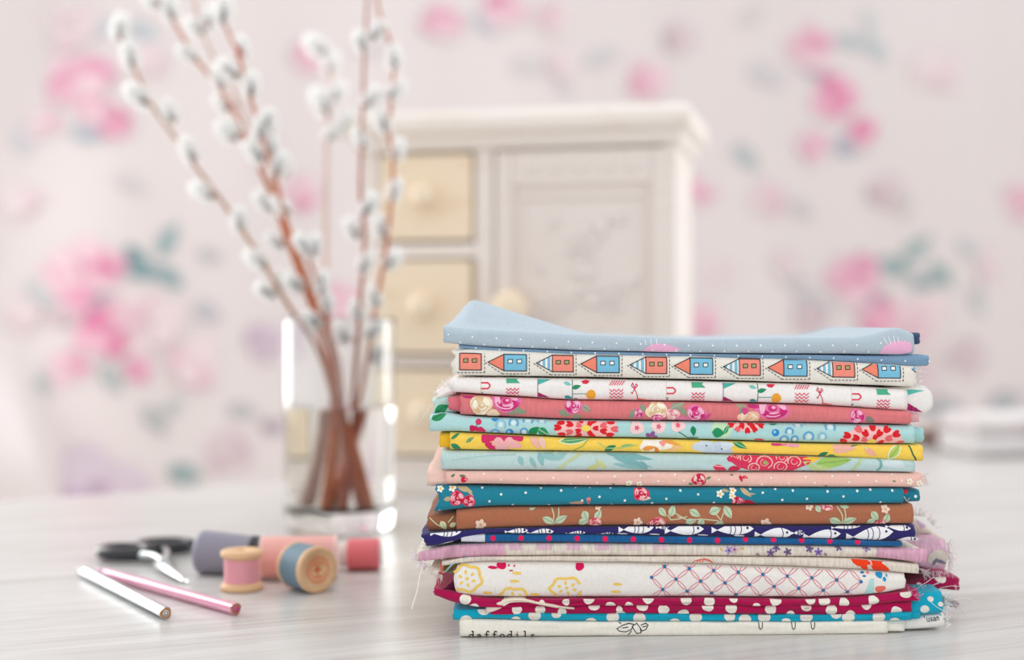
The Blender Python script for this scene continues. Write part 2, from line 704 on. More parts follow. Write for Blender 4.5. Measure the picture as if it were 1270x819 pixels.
for a in [
    (172, 335, 62, 26, 15, '#6f959b'), (205, 298, 50, 22, -60, '#87a7ab'), (208, 345, 44, 22, 35, '#7f9fa4'), (165, 318, 36, 18, 40, '#5f8890'), (116, 374, 46, 20, -35, '#9c93a6'), (258, 318, 34, 18, 20, '#b9bcc0'),
    (135, 470, 44, 24, 60, '#aab4b5'), (55, 478, 34, 18, 70, '#b3bcbd'), (190, 522, 50, 24, 50, '#b0b5b6'), (212, 505, 36, 18, -40, '#b9bfbf'), (228, 588, 50, 28, 10, '#86a0a2'), (255, 388, 40, 26, 30, '#bdbcc4'), (300, 510, 44, 22, 10, '#b6b8bc'), (60, 365, 60, 34, 30, '#c3c6c9'), (340, 530, 40, 20, 0, '#a99aa8'),
    (108, 166, 44, 26, 10, '#a9b6c0'), (180, 45, 56, 24, 40, '#bcc5cd'), (128, 36, 34, 18, -30, '#c2ccd2'), (160, 230, 44, 22, 30, '#d2cdce'), (30, 175, 40, 22, 70, '#cfcfd6'),
    (600, 30, 40, 24, 50, '#b7bec6'), (650, 85, 50, 22, 10, '#d3ced1'), (750, 70, 50, 20, -20, '#cccccf'), (460, 60, 40, 20, 0, '#d3cfd3'), (930, 20, 40, 20, -40, '#d8d0d0'),
    (1058, 52, 44, 18, 20, '#a9bac2'), (1090, 62, 40, 20, 55, '#b8c5ca'), (1080, 28, 36, 16, 80, '#c3ced2'), (1016, 86, 36, 18, 0, '#b9abc2'), (1053, 182, 42, 26, 10, '#aab0bf'), (925, 196, 44, 20, 55, '#aebabd'), (950, 95, 56, 28, 20, '#cfccd0'), (996, 260, 40, 22, 30, '#cdc5c6'),
    (1112, 332, 50, 24, 20, '#83a3a6'), (1136, 308, 44, 20, -50, '#92adae'), (1162, 342, 40, 20, 50, '#8ba7a9'), (1144, 352, 30, 16, 0, '#7d9da1'), (1088, 372, 40, 18, -30, '#a893aa'), (1012, 378, 56, 26, 30, '#b9babd'), (1210, 375, 44, 22, 60, '#bfc3c5'), (985, 350, 40, 20, 0, '#c6c3c5'),
    (1165, 505, 60, 26, 10, '#a5abb2'), (1250, 500, 50, 30, -20, '#a9afb4'), (1195, 310, 36, 18, 30, '#b9c4c6'), (1120, 255, 40, 20, 80, '#cfc8c8'), (700, 110, 30, 16, 30, '#d2d0d3')]:
    cur_leaf(*a)

# the repeat goes on behind the cabinet and past the edges of the picture
for i, a in enumerate([
    (520, 220, 30, 'pink'), (600, 330, 40, 'pink'), (640, 400, 32, 'hot'), (760, 300, 26, 'pale'), (720, 440, 30, 'pale'), (540, 480, 28, 'dusk'), (820, 500, 26, 'violet'), (660, 200, 24, 'pale'),
    (1330, 80, 26, 'pink'), (1360, 150, 28, 'hot'), (1420, 330, 30, 'pink'), (1345, 420, 24, 'pale'), (1460, 470, 26, 'dusk'), (1480, 60, 24, 'pale'), (1400, 560, 24, 'pink'),
    (300, -60, 26, 'pink'), (620, -80, 28, 'pale'), (900, -60, 26, 'pink'), (1150, -70, 26, 'hot'), (60, -70, 30, 'pink'), (-40, 300, 30, 'pale')]):
    cur_rose(*a, seed=100 + i)
for a in [(640, 290, 44, 22, 20, '#87a7ab'), (560, 370, 40, 20, -30, '#9db2b5'), (700, 350, 44, 20, 60, '#aab4b5'), (790, 240, 36, 18, 10, '#b9bcc0'), (690, 500, 40, 20, 30, '#a9b6c0'), (1390, 100, 36, 18, 30, '#a9bac2'), (1455, 300, 40, 20, -30, '#8ba7a9'), (1380, 370, 36, 18, 60, '#b3bcbd'), (1340, 250, 36, 18, 10, '#b9abc2'), (1480, 400, 40, 20, 0, '#92adae')]:
    cur_leaf(*a)

# ------------------------------------------------------------------ table
m_table = table_mat()
tab = empty('table', T0 + te * 0.35 + tn * 0.575 + Vector((0, 0, -0.75)), TA)
tag(tab, 'white-washed wooden table with faint grey grain, carrying the fabric stack', 'table')
tt = box('tabletop', -1.25, 1.25, -0.575, 0.575, 0.715, 0.75, m_table, tab, 0.004)
for sx in (-1.17, 1.17):
    for sy in (-0.5, 0.5):
        box('leg', sx - 0.035, sx + 0.035, sy - 0.035, sy + 0.035, 0.0, 0.715, m_table, tab, 0.004)
for sy in (-0.5, 0.5):
    box('apron', -1.135, 1.135, sy - 0.012, sy + 0.012, 0.62, 0.715, m_table, tab, 0.002)

# ------------------------------------------------------------------ the stack of folded fabrics
def yf(px):
    return 0.776 + 0.010 * (px - 570) / 531.0


def interp(tab, x, k):
    if x <= tab[0][0]:
        return tab[0][k]
    for a, b in zip(tab[:-1], tab[1:]):
        if x <= b[0]:
            return a[k] + (b[k] - a[k]) * (x - a[0]) / (b[0] - a[0])
    return tab[-1][k]


class Fold:
    """one folded sheet lying with its rounded fold to the front; ctrl = (column, top row, bottom row)"""

    def __init__(s, ctrl, xl=None, xr=None, y0=0.0, back=0.17, bulge=0.55, n=2.5, wav=(1.2, 1.2), seed=0, el=None, er=None, lift=None, rough=0.3):
        s.c = ctrl
        s.xl = ctrl[0][0] if xl is None else xl
        s.xr = ctrl[-1][0] if xr is None else xr
        s.y0, s.back, s.bulge, s.n, s.seed, s.wav = y0, back, bulge, n, seed, wav
        s.el, s.er, s.lift, s.rough = el, er, lift, rough

    def tb(s, px):
        t = b = 0.0
        for d in (-10, -5, 0, 5, 10):
            t += interp(s.c, px + d, 1)
            b += interp(s.c, px + d, 2)
        r = s.rough
        t = t / 5 + r * noise.noise((px * 0.035, s.seed * 3.7, 0.5))
        b = b / 5 + r * noise.noise((px * 0.035, s.seed * 3.7, 9.5))
        return t, b

    def raw(s, px, w):
        Y0 = yf(px) + s.y0
        t, b = s.tb(px)
        py = t + (b - t) * w
        half = (b - t) / 2 * Y0 / F
        e = max(0.0, 1 - abs(2 * w - 1) ** s.n) ** (1 / s.n)
        B = min(half * s.bulge * 2, 0.006)
        Y = Y0 + B * (1 - e) + 0.0007 * noise.noise((px * 0.02, w * 2.0, s.seed * 1.3)) * s.rough / 0.3
        p = P(px, py, Y0)
        return Vector((p.x, Y, p.z)), B

    def surf(s, px, w, off):
        p, B = s.raw(px, w)
        w0, w1 = max(0.0, w - 0.012), min(1.0, w + 0.012)
        a, _ = s.raw(px, w0)
        c, _ = s.raw(px, w1)
        d = c - a
        nrm = Vector((0, d.z, -d.y))
        if nrm.length > 1e-9:
            nrm.normalize()
            if nrm.y > 0:
                nrm = -nrm
        else:
            nrm = Vector((0, -1, 0))
        return p + nrm * off

    def mesh(s, name):
        rows = [(0.0, q) for q in (1.0, 0.75, 0.5, 0.32, 0.2, 0.1, 0.04)]
        K = 22
        for k in range(K + 1):
            rows.append(((1 - math.cos(math.pi * k / K)) / 2, 0.0))
        rows += [(1.0, q) for q in (0.04, 0.15, 0.4, 0.7, 1.0)]
        nc = max(6, int((s.xr - s.xl) / 7))
        vs, fs = [], []
        for w, q in rows:
            xa = s.xl + s.wav[0] * noise.noise((w * 3.1 + q * 6, s.seed, 1.0)) + (s.el(w) if s.el else 0)
            xb = s.xr + s.wav[1] * noise.noise((w * 3.1 + q * 6, s.seed, 5.0)) + (s.er(w) if s.er else 0)
            for i in range(nc + 1):
                px = xa + (xb - xa) * i / nc
                p, B = s.raw(px, w)
                if q > 0:
                    p.y += q * s.back
                    if s.lift and w == 0.0:
                        p.z += s.lift(px, q * s.back)
                vs.append(p)
        for j in range(len(rows) - 1):
            for i in range(nc):
                a = j * (nc + 1) + i
                fs.append((a, a + nc + 1, a + nc + 2, a + 1))
        return pydata(name, vs, fs)

    def build(s, name, mat, parent, label=None):
        o = link(name, s.mesh(name), None, mat)
        keep(o, parent)
        m = o.modifiers.new('thickness', 'SOLIDIFY')
        m.thickness = 0.0005
        m.offset = -1
        if label:
            o['label'] = label
        s.obj = o
        return o

    def uv(s, px, py):
        t, b = s.tb(px)
        return px, (py - t) / (b - t)

    def draw(s, name, d, clip=(0.05, 0.95)):
        return print_mesh(name, d.sh, s.uv, s.surf, s.obj, wclip=clip)

    def shrunk(s, dl, dr, top=2.0, bot=2.0, dy=0.002, **k):
        """the next layer inside this fold"""
        c = [(x, t + top, b - bot) for x, t, b in s.c]
        return Fold(c, s.xl + dl, s.xr + dr, s.y0 + dy, s.back - 0.004, s.bulge, s.n, (1.5, 1.5), s.seed + 0.37, rough=s.rough, **k)


G = 'folded cotton fabrics in the stack'


def fabric(label, col, fold, inner=((4, -4),), linen=0.0, inner_col=None, weave=0.25):
    """an Empty with the outer fold and the layers folded inside it"""
    t, b = fold.tb((fold.xl + fold.xr) / 2)
    base = P((fold.xl + fold.xr) / 2, b, yf(850))
    e = empty('folded_fabric', (base.x, base.y + 0.08, base.z))
    tag(e, label, 'fabric', G)
    fold.build('outer_fold', cloth(col, weave, linen), e)
    hh = (b - t)
    for k, (dl, dr) in enumerate(inner):
        f = fold.shrunk(dl, dr, hh * 0.16 * (k + 1), hh * 0.16 * (k + 1), 0.0022 * (k + 1))
        f.build('inner_fold', cloth(inner_col or col, weave, linen), e)
    return e


def threads(parent, paths, col='#f2ede6', r=0.00016, name='loose_threads'):
    vs, fs = [], []
    for pts in paths:
        pp = [P(x, y, Y) for x, y, Y in pts]
        tube_geo(catmull(pp, [r] * len(pp), 0.003), 4, vs, fs)
    o = link(name, pydata(name, vs, fs), None, cloth(col, 0.0))
    keep(o, parent)
    o['kind'] = 'stuff'
    return o


def fringe(parent, pts, n, length, ang, seed, col='#efe6e4', Y=0.78, spread=40):
    """short frayed yarns along a polyline of columns/rows"""
    rg = random.Random(seed)
    out = []
    for k in range(n):
        t = rg.random() * (len(pts) - 1)
        i = min(int(t), len(pts) - 2)
        f = t - i
        x = pts[i][0] + (pts[i + 1][0] - pts[i][0]) * f
        y = pts[i][1] + (pts[i + 1][1] - pts[i][1]) * f
        a = math.radians(ang + (rg.random() - 0.5) * 2 * spread)
        L = length * (0.4 + rg.random())
        YY = Y + (rg.random() - 0.3) * 0.012
        b = math.radians((rg.random() - 0.5) * 80)
        out.append([(x, y, YY), (x + L * 0.5 * math.cos(a), y + L * 0.5 * math.sin(a), YY), (x + L * math.cos(a + b), y + L * math.sin(a + b), YY)])
    return threads(parent, out, col, 0.00016, 'frayed_edge')


def sheet(name, outline, Y0, mat, parent, depth, thick=0.0005, label=None, wob=0.0012, seed=0):
    """a loose flap: quad grid between four corner rows [(x,y,Y)...] front and back edges"""
    front, back = outline
    n, m = 14, 8
    vs, fs = [], []
    for j in range(m + 1):
        for i in range(n + 1):
            u = i / n * (len(front) - 1)
            k = min(int(u), len(front) - 2)
            f = u - k
            a = Vector(front[k]).lerp(Vector(front[k + 1]), f)
            u2 = i / n * (len(back) - 1)
            k2 = min(int(u2), len(back) - 2)
            b = Vector(back[k2]).lerp(Vector(back[k2 + 1]), u2 - k2)
            q = a.lerp(b, j / m)
            p = P(q.x, q.y, q.z)
            p += Vector((0, 1, 0.6)) * (wob * noise.noise((i * 0.45, j * 0.5, seed)))
            vs.append(p)
    for j in range(m):
        for i in range(n):
            a = j * (n + 1) + i
            fs.append((a, a + 1, a + n + 2, a + n + 1))
    o = link(name, pydata(name, vs, fs), None, mat)
    keep(o, parent)
    s = o.modifiers.new('thickness', 'SOLIDIFY')
    s.thickness = thick
    if label:
        o['label'] = label
    return o


# ---- bottom: cream cotton with typewriter lettering
f17 = Fold([(570, 768, 791.5), (600, 769.5, 791.5), (700, 772, 790.5), (860, 772, 790), (1000, 772, 788.6), (1101, 771, 787.2)], back=0.175, seed=17, n=3.2)
e17 = fabric('cream cotton lettered daffodils in black, lowest fold of the fabric stack', '#f3eee3', f17, ((3, 20),))
i17 = Fold([(1085, 769, 785.5), (1122, 768, 784.0)], y0=0.003, seed=17.5)
i17.build('inner_fold', cloth('#f0ece4'), e17)
j17 = Fold([(1105, 768, 782.5), (1125, 767, 782.0), (1150, 763.5, 781), (1172, 762, 779.5)], y0=0.006, seed=18.1)
j17.build('inner_fold', cloth('#f1efea'), e17)


def lettering(text, x, base, xh, pitch, col, w=1.5, slope=0.0):
    """typewriter-like letters as strokes; base = baseline row"""
    d = Draw()
    asc = xh * 1.75
    for k, ch in enumerate(text):
        ox = x + k * pitch
        oy = base + slope * k * pitch
        q = xh

        def T(pts):
            return [(ox + a * q, oy - b * q) for a, b in pts]

        def O(c, r):
            return [(ox + (c[0] + r[0] * math.cos(t * 0.3927)) * q, oy - (c[1] + r[1] * math.sin(t * 0.3927)) * q) for t in range(17)]
        if ch == 'd':
            d.line(O((0.42, 0.5), (0.42, 0.5)), w, col)
            d.line(T([(0.86, 0), (0.86, 1.7)]), w, col); d.line(T([(0.55, 1.7), (0.9, 1.7)]), w, col); d.line(T([(0.86, 0), (1.08, 0)]), w, col)
        elif ch == 'a':
            d.line(T([(0.08, 0.85), (0.3, 1.0), (0.62, 0.98), (0.78, 0.78), (0.78, 0), (1.0, 0)]), w, col)
            d.line(O((0.42, 0.28), (0.38, 0.29)), w, col)
        elif ch == 'f':
            d.line(T([(1.0, 1.5), (0.85, 1.7), (0.6, 1.68), (0.45, 1.45), (0.45, 0)]), w, col)
            d.line(T([(0.1, 1.0), (0.9, 1.0)]), w, col); d.line(T([(0.15, 0), (0.8, 0)]), w, col)
        elif ch == 'o':
            d.line(O((0.5, 0.5), (0.46, 0.5)), w, col)
        elif ch == 'i':
            d.line(T([(0.2, 1.0), (0.5, 1.0), (0.5, 0)]), w, col); d.line(T([(0.1, 0), (0.9, 0)]), w, col)
            d.fill([(ox + px_ * q, oy - py_ * q) for px_, py_ in ((0.4, 1.4), (0.6, 1.4), (0.6, 1.62), (0.4, 1.62))], col, 1)
        elif ch == 'l':
            d.line(T([(0.2, 1.7), (0.5, 1.7), (0.5, 0)]), w, col); d.line(T([(0.1, 0), (0.9, 0)]), w, col)
        elif ch == 's':
            d.line(T([(0.85, 0.85), (0.5, 1.0), (0.15, 0.78), (0.3, 0.55), (0.7, 0.45), (0.85, 0.2), (0.5, 0.0), (0.12, 0.15)]), w, col)
        elif ch == 'u':
            d.line(T([(0.05, 1.0), (0.15, 1.0), (0.15, 0.2), (0.4, 0.0), (0.7, 0.1), (0.8, 0.3)]), w, col); d.line(T([(0.7, 1.0), (0.8, 1.0), (0.8, 0.0), (1.0, 0)]), w, col)
        elif ch == 'n':
            d.line(T([(0.05, 1.0), (0.2, 1.0), (0.2, 0)]), w, col); d.line(T([(0.2, 0.75), (0.45, 1.0), (0.75, 0.9), (0.82, 0)]), w, col)
        elif ch == "'":
            d.line(T([(0.5, 1.7), (0.5, 1.25)]), w, col)
        elif ch == '.':
            d.fill(ell(ox + 0.4 * q, oy - 0.1 * q, q * 0.16, None, 0, 8), col, 1)
    return d


INK = '#2c2a2e'
f17.draw('lettering', lettering('daffodils', 582, 792.8, 5.6, 9.5, INK, 1.3), (0.05, 0.985))
d = Draw()
for pts in ([(765, 780), (772, 776), (780, 774), (786, 775), (783, 781), (776, 784), (768, 783), (765, 780)],
            [(786, 776), (790, 774), (794, 779), (795, 785), (790, 786), (786, 781), (784, 777)],
            [(795, 776), (801, 774), (804, 776), (801, 781), (796, 783), (794, 779)],
            [(783, 783), (779, 788)], [(772, 779), (779, 778)], [(770, 774), (765, 771.5)], [(797, 778), (802, 777)]):
    d.line(pts, 1.0, INK)
f17.draw('flower_outline_print', d)
for x in (943, 984, 1008):
    f17.draw('stem_outline_print', Draw().line([(x - 2, 771), (x - 1.6, 779), (x, 781), (x + 2, 779), (x + 3.2, 771)], 0.9, INK))
j17.draw('lettering', lettering("'usan'.", 1145, 771.5, 3.7, 4.1, INK, 0.8, -0.12))
fringe(e17, [(1172, 764), (1173, 779)], 26, 6, -10, 171, '#f4f1ea', 0.792)

# ---- turquoise with white spots
f16 = Fold([(562, 757, 770.5), (600, 756, 768.5), (640, 757.5, 769.5), (700, 760.5, 771), (860, 762, 771.3), (1000, 763, 771.4), (1080, 762, 771), (1130, 759, 770)], seed=16, wav=(2.5, 2), y0=0.001, rough=0.6)
e16 = fabric('turquoise cotton with white spots, second from the bottom of the stack', '#12a6c4', f16, ((3, 12),))
g16 = Fold([(1118, 742, 768), (1135, 738, 766), (1155, 736, 764.5), (1170, 735, 762.5)], y0=0.004, seed=16.6, rough=0.8)
g16.build('inner_fold', cloth('#14a8c6'), e16)
for fo, lst in ((f16, [(578, 770, 9), (600, 757, 9), (640, 770, 7), (733, 772, 8), (760, 766, 9), (793, 767, 9), (837, 773, 8), (863, 766, 9), (905, 765, 8), (924, 769, 9), (948, 766, 9), (975, 772, 7), (1000, 766, 9), (1037, 762, 8), (1052, 766, 9), (1090, 766, 9), (1110, 772, 8), (690, 762, 7), (663, 764, 9)]),
                (g16, [(1147, 756, 6.5), (1155, 744, 4.5), (1136, 744, 3.5), (1167, 750, 4)])):
    for x, y, r in lst:
        fo.draw('spot_print', Draw().fill(ell(x, y, r * 0.88, r * 0.72, 0, 14), '#e9e6dd'))
fringe(e16, [(1171, 737), (1171, 760)], 24, 8, -20, 161, '#d9ecef', 0.79)

# ---- magenta with white spots, two loosely folded layers
MG = '#ad0d4e'
f15 = Fold([(538, 731, 738), (556, 733.5, 747.5), (575, 737, 751.5), (595, 742.5, 753.5), (640, 744, 754), (700, 743, 752.5), (860, 742.5, 752), (1000, 744.5, 752), (1060, 742, 752.5), (1100, 737, 748.5), (1140, 733, 746)], seed=15, wav=(2, 2.5), rough=1.0)
e15 = fabric('dark magenta cotton with large white spots, loosely folded, above the turquoise one', MG, f15, ((14, -8),))
g15 = Fold([(608, 751.5, 763.5), (640, 752, 763.5), (700, 751.5, 762.5), (860, 751, 762), (1000, 750.5, 763.5), (1060, 750, 764), (1131, 747, 760.5)], y0=0.0005, seed=15.4, rough=0.8)
g15.build('lower_fold', cloth(MG), e15)
h15 = Fold([(1108, 735, 744), (1128, 726, 738), (1150, 718, 732), (1168, 714.5, 731.5), (1190, 718, 735)], y0=0.030, back=0.12, seed=15.8, rough=0.9)
h15.build('corner_fold', cloth('#a3124f'), e15)
# pale reverse side rolled out at the left end
r15 = Fold([(603, 752, 762), (611, 746.5, 765), (617, 745, 766), (621, 744.5, 750.5), (645, 742.5, 746.5), (662, 745.5, 749), (690, 751.5, 754.5), (712, 755, 756.5)], y0=-0.0012, back=0.02, seed=15.9, rough=1.0)
r15.build('turned_edge', cloth('#eee0d2', 0.3), e15, 'pale turned-out edge of the magenta cloth')
for fo, lst in ((f15, [(577, 744, 9), (588, 754, 8), (672, 748, 5), (730, 744, 8.5), (757, 752, 8), (804, 743, 9), (851, 745, 8.5), (880, 746, 8.5), (962, 745, 9), (938, 752, 6), (1005, 744, 8), (1022, 745, 9), (1047, 748, 8), (1083, 745, 8), (1124, 736.5, 9), (910, 743, 7), (702, 747, 6), (780, 752, 7)]),
                (g15, [(641, 757, 8), (737, 751.5, 9), (697, 759, 7), (768, 756, 5), (797, 752, 9), (823, 757, 9), (770, 763, 8), (848, 762, 9), (878, 752.5, 9), (907, 755, 9), (956, 756.5, 9), (981, 763, 7), (1000, 753, 8), (1031, 757, 9), (1055, 763, 8), (1075, 751, 8), (1112, 759, 9), (670, 757, 8)]),
                (h15, [(1167, 717, 9), (1140, 727, 5)])):
    for x, y, r in lst:
        fo.draw('spot_print', Draw().fill(blob(x, y, r * 0.80, r * 0.70, 0.06, 14, random.Random(int(x))), '#efe9de'))
h15.draw('crease_print', Draw().line([(1150, 728), (1160, 724), (1166, 722)], 1.2, '#e7cfd3').line([(1184, 726), (1187, 733)], 1.5, '#e9c6cf'))
# dark striped scrap peeping out at the left
sheet('reverse_flap', ([(546, 733, 0.7795), (560, 722, 0.7795), (566, 712, 0.7795)], [(552, 738, 0.785), (566, 735, 0.785), (571, 728, 0.785)]), 0, cloth('#6d1d45'), e15, 0.02, label='dark plum reverse side of the cloth')
sheet('reverse_flap', ([(1128, 733, 0.825), (1150, 735, 0.828), (1172, 741, 0.83), (1190, 750, 0.832)], [(1128, 737, 0.80), (1145, 742, 0.805), (1165, 750, 0.81), (1186, 754.5, 0.815)]), 0, cloth('#8d7c84'), e15, 0.02, label='grey reverse side hanging at the right corner', wob=0.003)
fringe(e15, [(1130, 738), (1160, 742), (1190, 752)], 34, 11, -20, 151, '#e6dcdc', 0.805, 90)
fringe(e15, [(1125, 733), (1140, 745)], 18, 8, -30, 152, '#d98fb0', 0.785, 60)
threads(e15, [[(1170, 748, 0.80), (1185, 744, 0.80), (1200, 742, 0.802), (1214, 752, 0.805)], [(1165, 730, 0.80), (1180, 727, 0.80), (1196, 729, 0.80)], [(1150, 742, 0.79), (1160, 752, 0.79), (1185, 766, 0.79)], [(1140, 728, 0.79), (1150, 722, 0.79), (1158, 716, 0.79)]])

# ---- white cotton with yellow rings and a rose lattice
f14 = Fold([(563, 701, 737), (580, 698, 740.5), (600, 697, 742), (700, 697, 742.5), (860, 700, 741.5), (1000, 704.5, 742.5), (1060, 707, 740.5), (1100, 710, 737.5), (1123, 712.5, 730.5)], seed=14, n=2.8, el=lambda w: 5 * (2 * w - 1) ** 2)
e14 = fabric('thick white cotton with yellow ring flowers and a pink trellis print', '#f1ece7', f14, ((5, -3), (6, -5)))
YE = '#f6cf62'


def ring_flower(cx, cy, rx, ry, a0=0, a1=360, seed=0):
    d = Draw()
    n = 26
    pts = []
    for k in range(n + 1):
        a = math.radians(a0 + (a1 - a0) * k / n)
        q = 1 + 0.09 * math.sin(6 * a + seed)
        pts.append((cx + rx * q * math.cos(a), cy + ry * q * math.sin(a)))
    d.line(pts, 3.0, YE)
    for k in range(6):
        a = k * 60 + 20
        d.fill(ell(cx + rx * 0.5 * math.cos(math.radians(a)), cy + ry * 0.5 * math.sin(math.radians(a)), 2.6, 1.8, a, 8), YE)
    d.fill(ell(cx, cy, 2.2, 2.2, 0, 8), YE)
    return d


f14.draw('ring_flower_print', ring_flower(579, 718, 18, 16, -150, 130))
f14.draw('ring_flower_print', ring_flower(703, 730, 20, 13, 20, 330, 2))
f14.draw('ring_flower_print', ring_flower(637, 744, 19, 14, 150, 400, 1))
for x, y in ((641, 711), (638, 721), (766, 725), (764, 734.5), (763, 741), (605, 736), (663, 738)):
    f14.draw('dash_print', Draw().fill(ell(x, y, 6, 1.8, 3, 10), YE))
for x, y, r in ((622, 701, 6), (719, 703, 5.5)):
    f14.draw('berry_print', Draw().fill(blob(x, y, r, r, 0.08), '#d81558'))
f14.draw('berry_print', Draw().fill(ell(611, 704.5, 6, 1.9, 5), '#d81558').fill(ell(631, 702, 1.2), '#d81558').fill(ell(638, 702.5, 1.2), '#d81558').fill(ell(634, 708, 2.6, 0.9), '#b5533a'))
f14.draw('stem_print', Draw().line([(723, 698.5), (740, 699)], 1.4, '#8fbf6a'))
lat = Draw()
nod = Draw()
PKL = '#e0637f'
A0, AV, BV = (855.0, 706.0), (30.4, 2.25), (13.9, 15.0)


def node(i, j):
    return A0[0] + AV[0] * i + BV[0] * j, A0[1] + AV[1] * i + BV[1] * j


def lens(p, q):
    (x0, y0), (x1, y1) = p, q
    dx, dy = x1 - x0, y1 - y0
    L = math.hypot(dx, dy)
    nx, ny = -dy / L, dx / L
    for sg in (-1, 1):
        pts = []
        for k in range(7):
            t = k / 6
            b = 1.9 * math.sin(math.pi * t) * sg
            pts.append((x0 + dx * t + nx * b, y0 + dy * t + ny * b))
        lat.line(pts, 0.75, PKL, 0)


for i in range(-4, 10):
    for j in range(-3, 5):
        p = node(i, j)
        for q in (node(i, j + 1), node(i - 1, j + 1)):
            if min(p[0], q[0]) > 805 and max(p[0], q[0]) < 1073:
                lens(p, q)
        if 805 < p[0] < 1073:
            nod.fill(ell(p[0], p[1], 2.2, 2.2, 45, 8), '#2d79ad', 2)
o = f14.draw('lattice_print', lat)
o2 = f14.draw('lattice_knot_print', nod)
f14.draw('band_print', Draw().fill([(1071, 741), (1076, 728), (1079, 718), (1084, 718), (1084, 741)], '#b4e0df'))
f14.draw('drop_print', Draw().fill(blob(1091, 713.5, 4.5, 4, 0.1), '#1f9bd0').fill(leaf(1097, 719, 6.5, 4.4, 80), '#1f9bd0').fill(leaf(1100, 714.5, 4, 2.4, 80), '#1f9bd0').fill(ell(1070, 711, 2.4, 1.2, 0), '#2b76b8').fill(ell(1072, 715, 2.4, 1.2, 0), '#2b76b8').fill(ell(1077, 711, 1.8), '#f58a8a'))
f14.draw('heart_print', Draw().fill([(1091, 737), (1085.5, 732), (1086, 728.5), (1089, 727.5), (1091.5, 729.5), (1094, 727), (1098, 727.5), (1099, 731)], '#ef7468'))

# ---- thin beige linen with a red flower
f13 = Fold([(548, 698, 703), (575, 692, 697.5), (600, 691.5, 696), (700, 691, 696.3), (860, 691.3, 699), (1000, 692.3, 703.3), (1060, 693.5, 706.3), (1100, 697, 709), (1140, 701, 713)], seed=13)
e13 = fabric('thin beige linen with a bright red flower near its right end', '#e2d7ca', f13, ((3, -3),), linen=0.35)
f13.draw('flower_print', Draw().fill(leaf(1068, 696.5, 26, 13, 14), '#f0401c').fill(leaf(1092, 704.5, 26, 12, 16), '#f0401c').fill(leaf(1088, 697, 22, 9, -12), '#ee3a1c').fill(leaf(1072, 703, 14, 7, 40), '#f0401c').line([(1079, 694), (1081, 701)], 1.3, '#f6d9c9', 3))
f13.draw('bow_print', Draw().line([(859, 698), (863, 695.5), (870, 694), (878, 695.5), (884, 698), (880, 695), (873, 693), (871, 698)], 0.9, '#e0604a').line([(868, 698), (869, 694), (864, 697)], 0.9, '#e0604a'))
sheet('patterned_corner', ([(534, 704, 0.779), (548, 710, 0.779), (562, 706, 0.779), (576, 694, 0.779)], [(540, 693, 0.79), (552, 695, 0.79), (566, 692, 0.79), (582, 690, 0.79)]), 0, cloth('#e5d9d0', 0.3, 0.3), e13, 0.02, label='patterned corner hanging out at the left end', seed=4)
sheet('patterned_corner', ([(549, 708, 0.7775), (556, 706, 0.7775), (564, 702, 0.7775), (575, 694, 0.7775)], [(551, 701, 0.782), (558, 697, 0.782), (568, 693, 0.782), (580, 690.5, 0.782)]), 0, cloth('#8c6a2c', 0.3, 0.3), e13, 0.02, seed=5)
sheet('patterned_corner', ([(556, 711, 0.777), (562, 711, 0.777), (564, 705, 0.777)], [(553, 705, 0.780), (559, 704, 0.780), (566, 699, 0.780)]), 0, cloth('#7b7468', 0.3, 0.3), e13, 0.02, seed=6)
threads(e13, [[(548, 712, 0.776), (547, 704, 0.776), (547, 699, 0.777)]], '#ec5a2a', 0.0005, 'stitched_line')
threads(e13, [[(553, 709, 0.7765), (560, 701, 0.7765), (570, 695, 0.777), (580, 691.5, 0.777)]], '#8fb9b6', 0.0006, 'stitched_line')
fringe(e13, [(533, 700), (540, 712), (550, 714)], 40, 8, 130, 131, '#e9ded6', 0.778, 70)

# ---- pink and cream woven linen with frayed ends
f12 = Fold([(517, 686, 697), (530, 683, 697), (560, 677, 693), (602, 674.5, 690.8), (700, 674.2, 690), (860, 676.2, 690.3), (1000, 677.3, 691.3), (1090, 679.3, 692.5), (1130, 680.5, 697), (1142, 681, 700)], seed=12, wav=(3, 3), y0=0.0008)
e12 = fabric('pink and cream checked linen with frayed ends and small purple flowers', '#e4d9cd', f12, ((6, -4),), linen=0.5)
g12 = Fold([(1080, 681, 693), (1110, 678, 698), (1140, 673, 705), (1168, 671, 709), (1174, 672, 708)], y0=0.028, back=0.12, seed=12.6, wav=(2, 3), rough=0.9)
g12.build('corner_fold', cloth('#dbb0c6', 0.35, 0.45), e12, 'pink frayed corner at the right end')
h12 = Fold([(1120, 646, 676), (1138, 640, 676), (1150, 652, 676), (1164, 664, 678), (1172, 671, 680)], y0=0.055, back=0.08, seed=12.9, wav=(2, 3), rough=1.0)
h12.build('corner_fold', cloth('#ddd2c7', 0.35, 0.5), e12, 'beige frayed corner at the right end')
PK12 = '#dda9c0'


def pkm(c):
    return cloth(c, 0.35, 0.45)


